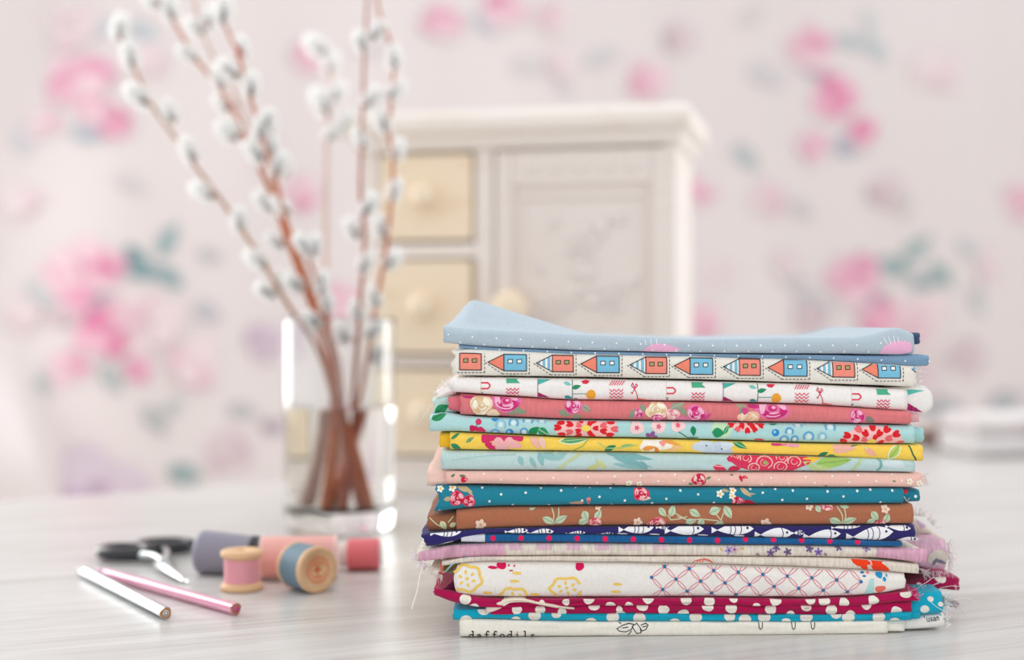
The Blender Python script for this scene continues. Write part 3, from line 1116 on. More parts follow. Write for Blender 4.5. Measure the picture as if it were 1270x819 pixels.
pd = Draw().fill([(519, 684), (560, 674), (600, 672), (626, 671), (626, 695), (600, 695), (560, 697), (519, 700)], PK12)
print_mesh('pink_weave', pd.sh, f12.uv, f12.surf, f12.obj, wclip=(0.03, 0.97), matf=pkm)
for k in range(6):
    x = 630 + k * 36
    q = Draw().fill([(x, 673), (x + 18, 673), (x + 18, 682.5), (x, 682.5)], '#e0b9c8' if k < 4 else '#e3c5cd')
    print_mesh('pink_square', q.sh, f12.uv, f12.surf, f12.obj, wclip=(0.03, 0.97), matf=pkm)
pd = Draw().fill([(1088, 676), (1150, 676), (1150, 705), (1086, 700)], PK12)
print_mesh('pink_weave', pd.sh, f12.uv, f12.surf, f12.obj, wclip=(0.03, 0.97), matf=pkm)
PU = '#8a72b4'
for x, y, c in ((904, 683, '#a98fd0'), (963, 680, '#7b6790'), (956, 686, '#7b6790'), (977, 685, '#776284'), (1015, 685, '#8a6cba'), (1004, 681, '#7b6790'), (1040, 679, '#7b6790'), (911, 682, '#d7a9b8'), (1075, 680, '#9a83b4')):
    f12.draw('small_flower_print', Draw().petals(x, y, 3.0, 5, 2.4, 1.5, c, 0, x).fill(ell(x, y, 1.3), '#5d4d78', 1))
for x, y in ((895, 682), (921, 681), (940, 688), (1024, 688)):
    f12.draw('small_leaf_print', Draw().fill(leaf(x, y, 6, 2.6, x % 70), '#d9b070' if x < 930 else '#8d7c92'))
for x, y in ((1126, 700), (1163, 692)):
    g12.draw('spot_print', Draw().fill(blob(x, y, 12, 10, 0.06), '#ddd2c6').fill(leaf(x + 4, y + 5, 16, 5, 20), '#857a90', 1).fill(leaf(x - 3, y + 5, 12, 5, -70), '#857a90', 1))
h12.draw('spot_print', Draw().fill(blob(1145, 648, 7, 7, 0.1), '#c39fbd'))
h12.draw('stripe_print', Draw().line([(1135, 668), (1143, 663), (1152, 663), (1160, 666)], 2.0, '#b8aa9d'))
fringe(e12, [(516, 684), (517, 690), (522, 699), (532, 703)], 90, 8, 170, 121, '#f3e6ea', 0.778, 70)
fringe(e12, [(1174, 672), (1176, 690), (1176, 708)], 60, 9, 0, 122, '#ecdfe0', 0.815, 60)
fringe(e12, [(1128, 640), (1145, 640), (1160, 655)], 34, 8, -50, 123, '#e2d4d0', 0.84, 50)
fringe(e12, [(1140, 705), (1150, 709), (1175, 709)], 50, 9, 60, 124, '#d9c4c9', 0.80, 60)
threads(e12, [[(526, 699, 0.777), (521, 715, 0.776), (517, 735, 0.775), (510, 757, 0.774)]], '#f6f2ea', 0.00035)

# ---- denim blue with pink dots
f11b = Fold([(573, 662.5, 672.5), (602, 662.5, 673), (700, 662.8, 673), (860, 665.8, 675.3), (1000, 668.5, 676.3), (1085, 671.5, 678), (1119, 672, 677.5)], seed=11.5, y0=0.0003)
e11b = fabric('denim blue cloth with a row of pink dots, tucked under the navy fish print', '#1d5f97', f11b, ((8, -6),), linen=0.2)
f11b.draw('selvedge_print', Draw().fill([(572, 660), (601.5, 660), (601.5, 676), (572, 676)], '#d7dae4'))
for k in range(14):
    x = 611.5 + 34.8 * k
    t, b = f11b.tb(x)
    f11b.draw('dot_print', Draw().fill(ell(x, t + (b - t) * (0.5 if k < 9 else 0.25), 3.6, 3.6, 0, 8), '#e81f5a'))

# ---- navy fish print
f11 = Fold([(523, 663, 680.5), (535, 661.5, 678.5), (560, 660, 674), (572, 659, 668), (602, 656.5, 661.5), (650, 655.5, 661.8), (700, 654.3, 662.3), (860, 653, 665.3), (1000, 653, 668), (1080, 652.3, 671), (1135, 651.5, 672)], seed=11, wav=(3, 1), el=lambda w: 6 * w)
e11 = fabric('navy blue cotton printed with white striped fish', '#2f2a68', f11, ((5, -4),))


def fish(cx, cy, L, Hh, rot=-4, stripes=True):
    d = Draw()
    a_ = math.radians(rot)
    up, dn = [], []
    for k in range(11):
        t = k / 10
        w_ = math.sin(math.pi * t ** 1.2) ** 0.75 * Hh / 2 if 0 < k < 10 else 0.0
        up.append(rotp((t - 0.5) * L, -w_, a_))
        if 0 < k < 10:
            dn.append(rotp((t - 0.5) * L, w_, a_))
    d.fill([(cx + x, cy + y) for x, y in up + dn[::-1]], '#f4f3f6', 0)
    x, y = rotp(-L * 0.5, 0, math.radians(rot))
    d.fill([(cx + x + 1, cy + y), (cx + x - Hh * 0.5, cy + y - Hh * 0.28), (cx + x - Hh * 0.5, cy + y + Hh * 0.3)], '#f4f3f6', 0)
    for k, t in enumerate((0.16, 0.0, -0.12) if stripes else (0.2,)):
        x, y = rotp(L * t, 0, math.radians(rot))
        d.line(arc(cx + x - Hh * 0.18, cy + y, Hh * 0.2, Hh * 0.46, -75, 75, 5), 1.0, '#2f2a68', 1)
    x, y = rotp(L * 0.33, -Hh * 0.08, math.radians(rot))
    d.fill(ell(cx + x, cy + y, 1.5, 1.5, 0, 8), '#2f2a68', 2)
    return d


for a in ((555, 661.5, 34, 9), (556, 676.5, 44, 8, -12), (642, 659, 26, 6), (672, 660.5, 30, 8), (715, 661.5, 22, 5), (752, 662.5, 18, 4), (792, 656, 38, 12), (823, 654.5, 14, 5), (852, 657.5, 42, 13, -3), (912, 657, 46, 13, -2), (963, 662.5, 40, 14, -3), (991, 661, 13, 6), (1023, 664, 40, 13, -5), (1083, 663, 50, 17, -8), (1052, 654, 36, 5), (1116, 655, 28, 7, 4), (1124, 671, 34, 9, -8)):
    f11.draw('fish_print', fish(*a, stripes=(a[0] in (912, 1083))) if len(a) == 5 else fish(*a))
for x in (760, 800, 860, 905, 950, 990, 1010):
    f11.draw('bubble_print', Draw().fill(ell(x + 12, 664 + (x - 860) * 0.018, 7, 0.9, 2, 8), '#f4f3f6'))
for x, y in ((959, 670), (1003, 668), (1033, 671), (1090, 670.5)):
    f11.draw('dot_print', Draw().fill(ell(x, y, 3.0, 1.3, 0, 8), '#e81f5a'))

# ---- brown with leaf sprigs
f10 = Fold([(566, 633, 659), (590, 631, 657.5), (620, 629.8, 656), (700, 629.2, 653.5), (860, 627.2, 652.2), (1000, 626.8, 652), (1133, 626.3, 650.6)], seed=10, n=2.8, wav=(1, 1.2))
e10 = fabric('brown cotton with pale green leaf sprigs and small pink flowers', '#ae6d50', f10, ((4, -3),))
g10 = Fold([(530, 640, 659.5), (545, 638, 660), (560, 636, 659.5), (580, 634.5, 657)], y0=0.004, seed=10.4, wav=(2, 1))
g10.build('inner_fold', cloth('#9a6248'), e10)
g10.draw('leaf_print', Draw().leaf2(550, 652, 13, 8, 60, '#d7dcae', '#b9c48f').leaf2(562, 651, 10, 6, -30, '#d7dcae', '#b9c48f').line([(533, 643), (541, 650), (548, 654)], 1.2, '#d3d3ac').line([(556, 648), (562, 641)], 1.2, '#d3d3ac'))
SG, SV = '#c2d2b4', '#93ad8b'


def sprig(leaves, stems=(), blooms=()):
    d = Draw()
    for p in stems:
        d.line(p, 1.4, '#cfcfac', 0)
    for x, y, L, W, r in leaves:
        d.leaf2(x, y, L, W, r, SG, SV, 1)
    for i, (x, y, r, c) in enumerate(blooms):
        if c == 'cream':
            d.petals(x, y, r * 0.5, 5, r * 0.55, r * 0.4, '#f0d3bf', 2).fill(ell(x, y, r * 0.25), '#e5a27e', 4)
        else:
            d.rose(x, y, r, '#d3455f', '#ea8b90', '#f7cfc4', r * 0.65, seed=i, z=2)
    return d


for a in (dict(leaves=[(681, 646, 18, 9, 25), (696, 644, 18, 9, -30)], stems=[[(686, 649), (687, 639), (684, 629)], [(690, 649), (693, 638), (693, 629)]]),
          dict(leaves=[(726, 640, 13, 10, 70), (724, 647, 14, 9, -20), (742, 639, 14, 9, -60)], blooms=[(738, 648, 9, 'rose'), (742, 630, 4, 'cream')]),
          dict(leaves=[(822, 636, 14, 8, 50), (834, 634, 15, 9, -70)], stems=[[(828, 639), (832, 645), (842, 644), (852, 641)], [(838, 637), (848, 643)]], blooms=[(815, 650, 12, 'rose'), (791, 648, 6, 'cream')]),
          dict(leaves=[(862, 637, 16, 9, 30), (857, 647, 14, 8, -10), (870, 648, 10, 9, -60), (887, 634, 16, 10, -20), (903, 636, 17, 10, 60), (892, 650, 13, 6, -15)], stems=[[(840, 641), (853, 645), (870, 644), (890, 646), (898, 651)], [(888, 638), (896, 648)], [(897, 637), (894, 646)]]),
          dict(leaves=[(1015, 632, 9, 7, 60), (1048, 629, 12, 5, 10)], blooms=[(1026, 629, 8, 'rose'), (1004, 629, 5, 'cream'), (950, 650, 7, 'cream')]),
          dict(leaves=[(1037, 647, 18, 9, 20), (1054, 646, 18, 9, -20)], stems=[[(1045, 650), (1045, 640), (1039, 629)], [(1047, 650), (1049, 640), (1047, 629)]]),
          dict(leaves=[(1085, 640, 14, 9, 50), (1081, 647, 12, 8, -30), (1100, 643, 13, 9, -70)], blooms=[(1093, 650, 8, 'rose'), (1098, 632, 5.5, 'cream')]),
          dict(leaves=[(661, 631, 10, 4, -20)], blooms=[(596, 651, 7, 'cream')])):
    f10.draw('sprig_print', sprig(**a))

# ---- teal with tiny dots and roses
f9 = Fold([(538, 602, 636), (556, 602.5, 633.8), (580, 603, 631), (620, 604, 628.6), (700, 604.5, 628), (860, 605, 626), (1000, 605.8, 625.8), (1121, 606, 625.4)], seed=9, wav=(0.6, 0.8), el=lambda w: 7 * math.sin(math.pi * w) ** 1.5 + (2 if w < 0.1 else 0))
e9 = fabric('teal cotton with tiny white dots and small red roses', '#22839a', f9, ((6, -3),))
g9 = Fold([(1105, 607, 624), (1130, 607, 623.8), (1141, 608.5, 622.5)], y0=0.004, seed=9.4)
g9.build('inner_fold', cloth('#1f7d94'), e9)
g9.draw('dot_print', Draw().fill(ell(1135.5, 616, 1.9), '#eef3f4'))
g9.draw('rose_print', Draw().fill(blob(1123, 610, 3.6, 2.6), '#d23a56').line([(1121, 616), (1125, 622), (1128, 618)], 1, '#e6d9cf'))
dots9 = [(598, 605.5), (607, 622), (621.5, 613.5), (652, 611.5), (696, 609), (681, 627), (636, 627), (714, 605), (732, 605), (722, 621), (743.5, 616.5), (759, 626.5), (775, 621), (844, 609), (826.5, 619), (809, 624.5), (866, 613.5), (946, 611.5), (970.5, 620.5), (983.5, 609), (1001, 619), (1026.5, 610), (1046, 616), (1063.5, 609.5), (1080, 608), (1107, 609), (1092.5, 623.5), (931, 607), (962, 607), (886, 624), (757.5, 605.5), (671, 605.8), (545, 634)]
dd = Draw()
for x, y in dots9:
    dd.fill(ell(x, y, 1.6, 1.6, 0, 8), '#eef3f4')
f9.draw('dot_print', dd)


def daisy(d, x, y, r):
    d.petals(x, y, r * 0.6, 5, r * 0.55, r * 0.4, '#f7f3ea', 3).fill(ell(x, y, r * 0.35), '#edc85a', 5)
    return d


R3 = ('#c81f45', '#e0476a', '#f6b9c2')
d = Draw().leaf2(576, 607, 22, 7, 20, '#c9b38e', None).leaf2(556, 619, 12, 6, -10, '#b9a98a', None).leaf2(582, 610, 16, 4, 50, '#c9b38e').rose(567, 618.5, 9.5, *R3, seed=1, z=1).rose(582, 622, 7.5, *R3, seed=2, z=1)
daisy(d, 546, 607, 4); daisy(d, 561, 606, 4.5)
f9.draw('rose_print', d)
f9.draw('rose_print', Draw().rose(795, 612.5, 10, *R3, ry=8.5, seed=3).fill(blob(799, 618, 7, 3), '#f3cdb9', 0))
f9.draw('rose_print', Draw().fill(blob(716, 624, 9, 2), '#c4a08a').fill(blob(730, 620.5, 2.6, 4), '#e38c8a').fill(ell(730, 622, 1.2), '#c7344a', 1))
d = Draw().leaf2(925, 611, 18, 6, 40, '#c9b38e').leaf2(930, 613, 16, 3, 0, '#b9a98a').leaf2(900, 609, 10, 4, 10, '#b9a98a').rose(915, 622, 8, *R3, seed=4, ry=6, z=1).fill(blob(929, 624, 7, 3.5), '#b81c3c', 1)
daisy(d, 893, 613, 4.5); daisy(d, 909, 609, 4); daisy(d, 908, 615.5, 4)
f9.draw('rose_print', d)

# ---- light pink with rose buds
f8 = Fold([(553, 585, 600.5), (600, 585, 600.8), (700, 585.5, 602.5), (860, 586, 604), (1000, 586.5, 604.8), (1143, 587.5, 605)], seed=8, wav=(0.8, 2), n=2.7)
e8 = fabric('pale pink cotton with tiny white dots and red rosebuds', '#efc0b4', f8, ((4, -3),))
g8 = Fold([(530, 583, 603), (540, 581, 606), (552, 579, 604), (568, 584, 601)], y0=0.004, seed=8.4, wav=(2.5, 1), rough=0.8)
g8.build('inner_fold', cloth('#f0cabf'), e8)
dd = Draw()
for k, x in enumerate(range(600, 1140, 18)):
    dd.fill(ell(x + 4 * math.sin(k * 2.1), 588 + (k * 7 % 15), 1.4, 1.4, 0, 8), '#fbeee8')
f8.draw('dot_print', dd)
f8.draw('rose_print', Draw().leaf2(562, 590, 6, 3, -40, '#5f7a55').leaf2(574, 590.5, 9, 3, 5, '#5f7a55').fill(blob(575.5, 595, 4.2, 3.6), '#d12a45', 1).fill(leaf(578, 595, 4, 2, 30), '#f2a9a9', 2))
f8.draw('rose_print', Draw().leaf2(857, 600.5, 7, 3, 10, '#6f8a60').leaf2(879, 593, 7, 3, -20, '#6f8a60').rose(867, 595.5, 9, '#c81f3f', '#dc4560', '#f8c9c6', ry=7.5, seed=6, z=1))
f8.draw('rose_print', Draw().fill(leaf(919, 594, 9, 4, 70), '#cf2b47').fill(leaf(924, 592.5, 8, 4, 10), '#d84458').leaf2(908, 589.5, 5, 2, 0, '#6f8a60'))
for x, y in ((780, 600), (793, 601), (1128, 597.5), (1140, 599.5)):
    f8.draw('daisy_print', daisy(Draw(), x, y, 3.8))
for x, y in ((679, 603), (761, 601), (1025, 603), (1109, 597)):
    f8.draw('leaf_print', Draw().fill(leaf(x, y, 5, 2, 10), '#6f8a60'))
fringe(e8, [(1140, 588), (1144, 600)], 14, 10, 10, 81, '#f0d2ca', 0.79, 30)

# ---- pale aqua with feathery leaves and red roses
f7 = Fold([(547, 559.5, 583.8), (600, 560, 584), (700, 560.8, 584.5), (860, 563, 585), (1000, 566.3, 585.2), (1080, 568.5, 585.5), (1135, 571.5, 586.3)], seed=7, n=2.7, wav=(1.2, 1))
e7 = fabric('pale aqua cotton with feathery teal leaves and a red rose cluster', '#bfd8d8', f7, ((3, -3),))
AQ = '#7fb3b5'
f7.draw('feather_print', Draw().leaf2(646, 572, 13, 7, 70, '#93c0c1').leaf2(661, 574, 16, 6, 60, '#93c0c1').leaf2(671, 570, 18, 8, 75, '#8dbcbe').leaf2(684, 567, 26, 9, 15, '#93c0c1').leaf2(695, 566, 22, 8, -25, '#9ac5c5').line([(560, 571), (600, 566), (640, 564)], 0.8, '#a9cccb'))
f7.draw('stem_print', Draw().line([(692, 583), (703, 574), (716, 566), (722, 561)], 3.2, '#c6cf9c').leaf2(736, 580, 20, 7, -25, '#c9cf8f').leaf2(747, 577, 16, 7, 50, '#ccd296').line([(739, 569), (741, 577)], 1.5, '#c6cf9c'))
f7.draw('feather_print', Draw().leaf2(780, 566, 62, 9, 8, AQ).leaf2(785, 574, 50, 7, 14, AQ).leaf2(782, 579, 46, 5, 10, '#8fbfc0').leaf2(798, 578, 16, 8, 40, '#7fb0b4'))
d = Draw()
d.fill(blob(918, 569, 15, 7), '#d8335a').fill(blob(955, 574, 44, 12, 0.06), '#df3a5f').fill(blob(985, 572, 18, 10), '#dc3558')
for x, y, r in ((925, 569, 7), (948, 574, 10), (970, 568, 7), (968, 579, 8), (985, 573, 8), (935, 580, 7), (912, 566, 5)):
    d.line(arc(x, y, r, r * 0.75, 160, 420, 9), 1.4, '#f7c3b8', 2)
    d.line(arc(x, y, r * 0.5, r * 0.4, 0, 250, 7), 1.1, '#f3a5a5', 2)
d.fill(ell(949, 574, 3, 2.4), '#a8b36b', 3)
f7.draw('rose_print', d)
f7.draw('bud_print', Draw().fill(leaf(893, 581, 18, 8, 15), '#dc3a5c').fill(leaf(911, 582, 16, 8, -5), '#d02a52').line([(885, 578), (897, 579)], 1.2, '#f4b9b4'))
f7.draw('leaf_print', Draw().leaf2(1008, 569, 30, 10, -15, '#f2c544').leaf2(1004, 576, 20, 6, 25, '#b9cf86').leaf2(1034, 573, 46, 14, -6, '#a4c76a', '#8bb257').leaf2(1018, 581, 30, 7, 0, '#c7d596').line([(1058, 583), (1064, 576), (1068, 570)], 3, '#bcd08e').line(arc(1086, 576, 7, 8, -70, 70, 6), 3, '#7cb0b1').fill(blob(1109, 575, 14, 6), '#d3e2e6'))

# ---- yellow with mixed flowers
f6 = Fold([(558, 536.5, 558.2), (600, 538.5, 558.6), (700, 543.5, 559.7), (860, 546.5, 562), (1000, 551, 565.2), (1080, 552, 569), (1145, 552.5, 573.5)], seed=6, wav=(1, 1), n=2.6)
e6 = fabric('bright yellow cotton with magenta, white and orange flowers', '#fbd35a', f6, ((3, -3),))
g6 = Fold([(545, 538, 555.5), (556, 537, 556), (568, 538, 557)], y0=0.0035, seed=6.4, wav=(1.5, 0.5))
g6.build('inner_fold', cloth('#f2bf32'), e6)
f6.draw('leaf_print', Draw().leaf2(565, 541, 14, 4, -35, '#3f8a5c').leaf2(583, 545.5, 13, 4, -35, '#4b9362', '#bfe0a8').leaf2(566, 555, 16, 7, 30, '#2f8a63'))
d = Draw()
for x, y, rx in ((604, 544, 8), (616, 541, 9), (630, 542, 10), (643, 543, 7), (610, 553, 8)):
    d.fill(blob(x, y, rx, rx * 0.7), '#d92e67')
for x, y, rx in ((618, 549, 8), (632, 549, 8), (624, 555, 9), (640, 552, 7)):
    d.fill(blob(x, y, rx, rx * 0.65), '#f6b4b6', 1)
f6.draw('flower_print', d)
f6.draw('petal_print', Draw().fill(leaf(664, 549, 22, 9, 60), '#f5b9a9').fill(leaf(673, 550, 18, 8, 70), '#f3c8ba', 1))
f6.draw('leaf_print', Draw().fill(leaf(712, 546.5, 40, 11, -4), '#e9ecb4').leaf2(712, 546.5, 34, 7, -4, '#5aa56f', '#bfe0a8', 1).line([(711, 559), (722, 554), (731, 544)], 1.1, '#8ab56a'))
f6.draw('leaf_print', Draw().leaf2(757, 556, 16, 7, -25, '#22835c').line([(742, 549), (752, 556), (770, 556), (790, 552)], 1.3, '#b6cf84').leaf2(778, 553, 16, 4, -8, '#8fbe74'))
d = Draw().fill(blob(812, 552, 20, 8), '#fbf3e6').fill(leaf(805, 556, 18, 6, -10), '#f2a04a', 1).fill(leaf(832, 549, 26, 5, 15), '#f0a350', 1).fill(leaf(838, 556, 20, 5, -15), '#f6c58e', 1).fill(leaf(815, 559, 10, 5, 60), '#ee8a3a', 1).fill(blob(822, 550, 4, 3), '#f29a8d', 2)
f6.draw('flower_print', d)
f6.draw('flower_print', Draw().fill(blob(874, 554, 14, 8), '#cdd9e4').fill(blob(892, 557, 17, 8), '#c4d2e2').fill(ell(876, 553, 1), '#54627a', 2).fill(ell(895, 557, 1), '#54627a', 2).fill(blob(901, 553, 8, 5), '#d6dfe8', 1))
f6.draw('leaf_print', Draw().leaf2(918, 552.5, 20, 7, 25, '#2f9160', '#bfe0a8'))
f6.draw('petal_print', Draw().fill(blob(966, 550.5, 10, 3), '#d93f75').fill(blob(982, 551.5, 11, 3.5), '#f19fb4'))
f6.draw('leaf_print', Draw().leaf2(1021, 564, 14, 6, -25, '#22835c').leaf2(1033, 566, 12, 4, 10, '#3c9168'))
f6.draw('petal_print', Draw().fill(blob(1045, 556, 14, 6), '#f6b7a6').fill(leaf(1080, 561, 18, 8, 30), '#f2b49a').line([(1056, 554), (1066, 552)], 1.3, '#4b9362'))
f6.draw('leaf_print', Draw().fill(leaf(1110, 560, 26, 13, -50), '#eef0c0').leaf2(1110, 560, 22, 9, -50, '#b7cf6a', '#93b552', 1).line([(1070, 553), (1076, 558)], 1.2, '#d9e3a8').line([(1128, 553), (1132, 564), (1137, 571)], 1.8, '#2a6a50'))

# ---- aqua with red dahlias
f5 = Fold([(533, 518, 536), (540, 512, 536.3), (556, 512, 535.5), (575, 516.5, 535.8), (620, 518.7, 538), (700, 521.8, 541.8), (860, 523.5, 545), (1000, 525.7, 549.3), (1135, 528.3, 551.3)], seed=5, wav=(1.5, 1), n=2.6)
e5 = fabric('light aqua cotton with big red dahlias and blue rings', '#b3dbdc', f5, ((4, -3),))
k5 = Fold([(537, 496, 514), (545, 491, 514), (556, 489, 513), (566, 492, 513)], y0=0.006, seed=5.7, wav=(2, 1), rough=0.9)
k5.build('inner_fold', cloth('#c3e0da'), e5)
k5.draw('leaf_print', Draw().leaf2(548, 507, 20, 11, -25, '#2f8f5c', '#1d6e45'))
g5 = Fold([(1120, 530, 550), (1135, 530, 550.5), (1146, 533, 548.5)], y0=0.004, seed=5.4)
g5.build('inner_fold', cloth('#a3d2d2'), e5)
g5.draw('leaf_print', Draw().fill(leaf(1133, 546, 8, 5, -80), '#2c6f58'))
f5.draw('leaf_print', Draw().leaf2(545, 516, 22, 11, -25, '#2f8f5c', '#1d6e45'))
f5.draw('berry_print', Draw().fill(ell(593.5, 523.5, 3.8), '#d63a6a').fill(blob(587, 531.5, 5.5, 4), '#c8215a').fill(blob(596, 534, 6, 4), '#cf2d64').line([(592, 526), (590, 530)], 1, '#467a5a'))
for x, y, r, full in ((614, 518, 5, 1), (621, 527, 6, 0), (637, 525, 5.5, 0), (655, 521, 6, 0), (614, 539, 6, 0), (632, 537, 5, 1), (650, 536, 4.5, 0), (672, 522, 5, 0), (962, 537, 4.6, 1), (979, 535.5, 4.5, 0), (990, 527, 5.5, 0), (1003, 542, 6, 0), (1020, 542, 5, 0), (1030, 530, 6, 0), (973, 546, 5, 0), (986, 545, 4, 0)):
    d = Draw()
    if full:
        d.fill(ell(x, y, r), '#2f8fcf')
        d.fill(ell(x - 1, y - 1, r * 0.4), '#9fd0ea', 1)
    else:
        d.line(arc(x, y, r, r, 150, 400, 10), 1.8, '#58a8da' if (int(x) % 3) else '#8fc6e2')
        d.fill(ell(x, y, r * 0.55), '#d9eef2')
    f5.draw('ring_print', d)


def dahlia(cx, cy, rx, ry, seed=0):
    d = Draw()
    rg = random.Random(seed)
    d.fill(ell(cx, cy, rx * 0.92, ry * 0.92, 0, 20), '#f8c3c0', 0)
    for ring, (q, n, s) in enumerate(((0.84, 12, 0.17), (0.54, 8, 0.16), (0.28, 5, 0.11))):
        for k in range(n):
            a = 2 * math.pi * (k + 0.5 * ring) / n + (rg.random() - 0.5) * 0.2
            x, y = cx + rx * q * math.cos(a), cy + ry * q * math.sin(a)
            t = math.atan2(ry * math.sin(a), rx * math.cos(a))
            L, W = max(4.0, rx * s * 0.72), max(2.4, ry * s * 0.95)
            col = '#e0222c' if (k + ring) % 4 else '#ee6a70'
            for sg in (-1, 1):      # heart-shaped petal from two lobes
                d.fill(ell(x - sg * math.sin(t) * W * 0.42, y + sg * math.cos(t) * W * 0.42, L, W * 0.75, math.degrees(t) + sg * 14, 9), col, 1 + ring)
    d.fill(ell(cx, cy, rx * 0.13, ry * 0.2), '#f3d964', 5)
    return d


f5.draw('dahlia_print', dahlia(727, 531.5, 42, 19))
f5.draw('dahlia_print', dahlia(926, 520, 26, 17, 1))
f5.draw('dahlia_print', dahlia(1082, 549, 42, 22, 2))
f5.draw('leaf_print', Draw().leaf2(662, 535, 17, 10, -40, '#1f8a57').leaf2(674, 536, 16, 10, 30, '#2f965f', '#bfe0c0'))
for x, y in ((790, 531), (817, 529.5), (841, 528)):
    f5.draw('blossom_print', Draw().fill(blob(x, y, 9, 8, 0.1), '#f9d5d4').petals(x, y, 1.6, 5, 1.8, 1.1, '#e46a86', 1))
f5.draw('blossom_print', Draw().petals(808, 543, 4.5, 5, 4, 2.8, '#94599b').fill(ell(808, 543, 1.5), '#e0a13c', 2))
f5.draw('leaf_print', Draw().leaf2(860, 535, 13, 7, 85, '#1f8a57').line([(842, 536), (853, 543), (866, 543)], 1.2, '#3c8a62'))
f5.draw('leaf_print', Draw().fill(ell(895, 533, 13, 11), '#c7e6c0').leaf2(891, 537, 16, 12, 5, '#279362', None, 1).leaf2(901, 533, 14, 5, -60, '#2f9a66', '#bfe0c0', 1))
f5.draw('leaf_print', Draw().leaf2(960, 525.5, 14, 5, 0, '#2f9160'))
f5.draw('blossom_print', Draw().fill(blob(942, 547, 6, 3), '#e03a4a'))

# ---- coral linen with peonies
f4 = Fold([(571, 489.5, 515), (600, 491, 515.8), (700, 497, 520.2), (860, 499.5, 522.3), (1000, 503, 524.5), (1090, 508, 525.5), (1130, 511, 527)], seed=4, wav=(1.5, 0.8), n=2.6)
e4 = fabric('coral pink cotton with cream and magenta peonies', '#df7c80', f4, ((3, -3),), linen=0.12)
g4 = Fold([(556, 494, 508), (563, 491, 511), (578, 490, 513.5)], y0=0.003, seed=4.4, wav=(1.5, 1))
g4.build('inner_fold', cloth('#dd7480'), e4)
k4 = Fold([(1115, 512, 525), (1130, 513, 524.5), (1140, 514, 523.5)], y0=0.004, seed=4.6)
k4.build('inner_fold', cloth('#dfa9ae'), e4)
PE = ('#cf2f78', '#ea78ac', '#f6b9d2')
CR = ('#e3c096', '#f0dcbd', '#faf0de')
GL = '#8f9a82'
f4.draw('peony_print', Draw().fill(blob(640, 510, 12, 5), GL).rose(628, 498, 19, *PE, ry=13, seed=11, z=1).rose(597, 503, 14, *CR, ry=12, seed=12, z=2).fill(blob(612, 512, 8, 4), '#f3d4b5', 6).fill(leaf(580, 492, 18, 5, 10), '#c0296c', 0))
f4.draw('peony_print', Draw().leaf2(700, 513, 16, 8, 20, GL).leaf2(727, 507, 14, 8, 35, '#a0a58f', '#7f8a74').leaf2(716, 517, 14, 6, 0, GL).rose(711, 504, 11, *PE, ry=10, seed=13, z=1))
f4.draw('peony_print', Draw().leaf2(785, 513, 14, 8, -60, GL).leaf2(797, 507, 12, 7, 80, GL).rose(792, 513, 6, *PE, seed=14, z=1).rose(815, 509, 14, *CR, ry=11, seed=15, z=1).leaf2(841, 503, 22, 9, -20, '#98a08a', '#b9bfa8', 0).leaf2(848, 511, 18, 7, 40, GL).rose(834, 514, 9, '#e58b9c', '#f3bcc0', '#f9dfd8', seed=16, z=2, ry=7).rose(815, 518, 7, *PE, ry=4, seed=17, z=7))
f4.draw('peony_print', Draw().rose(863, 513, 13, *PE, ry=10, seed=18).fill(leaf(846, 519, 16, 5, 0), '#e583ab', 1).fill(leaf(877, 517, 14, 5, -40), '#d84c8d', 1))
f4.draw('peony_print', Draw().leaf2(919, 503, 16, 7, 20, '#a7a48c').leaf2(922, 511, 14, 9, 70, GL).rose(929, 518, 14, '#eab58e', '#f5d0ae', '#fae3cd', ry=8, seed=19, z=2).rose(958, 507, 22, *PE, ry=14, seed=20, z=1).fill(blob(937, 503, 8, 5), '#cf2f78', 1).fill(blob(924, 510, 4, 4), '#d84c8d', 6))
f4.draw('peony_print', Draw().leaf2(1079, 521, 14, 8, 20, '#857f7a').rose(1063, 517, 10, *PE, ry=9, seed=21, z=1))

# ---- white with bunting motifs
f3 = Fold([(561, 469, 486.5), (585, 468.5, 488.3), (700, 470, 496), (860, 473.3, 498), (1000, 477, 501.5), (1060, 480, 505.5), (1125, 483.5, 510)], seed=3, wav=(2.5, 1), n=2.4)
e3 = fabric('white cotton with bunting flags, bows and small orange balls', '#f3eeec', f3, ((-3, -3),))
g3 = Fold([(1105, 481, 510), (1125, 480, 514), (1145, 477, 517), (1158, 482, 513)], y0=0.005, seed=3.4, n=2.0, wav=(1, 1.5), er=lambda w: -9 * (2 * w - 1) ** 2)
g3.build('rolled_end', cloth('#f1edeb'), e3)
k3 = Fold([(541, 488, 496), (552, 480, 492), (565, 474, 490)], y0=0.006, seed=3.7, wav=(3, 1), rough=1.0)
k3.build('inner_fold', cloth('#f3e9e6'), e3)
fringe(e3, [(565, 472), (552, 480), (540, 492)], 40, 9, 190, 31, '#f6efec', 0.785, 60)
threads(e3, [[(545, 490, 0.782), (533, 505, 0.781), (524, 518, 0.78), (519, 527, 0.78)]])
TL, RD, MGp = '#4bb3a8', '#dc2f4b', '#b02a70'


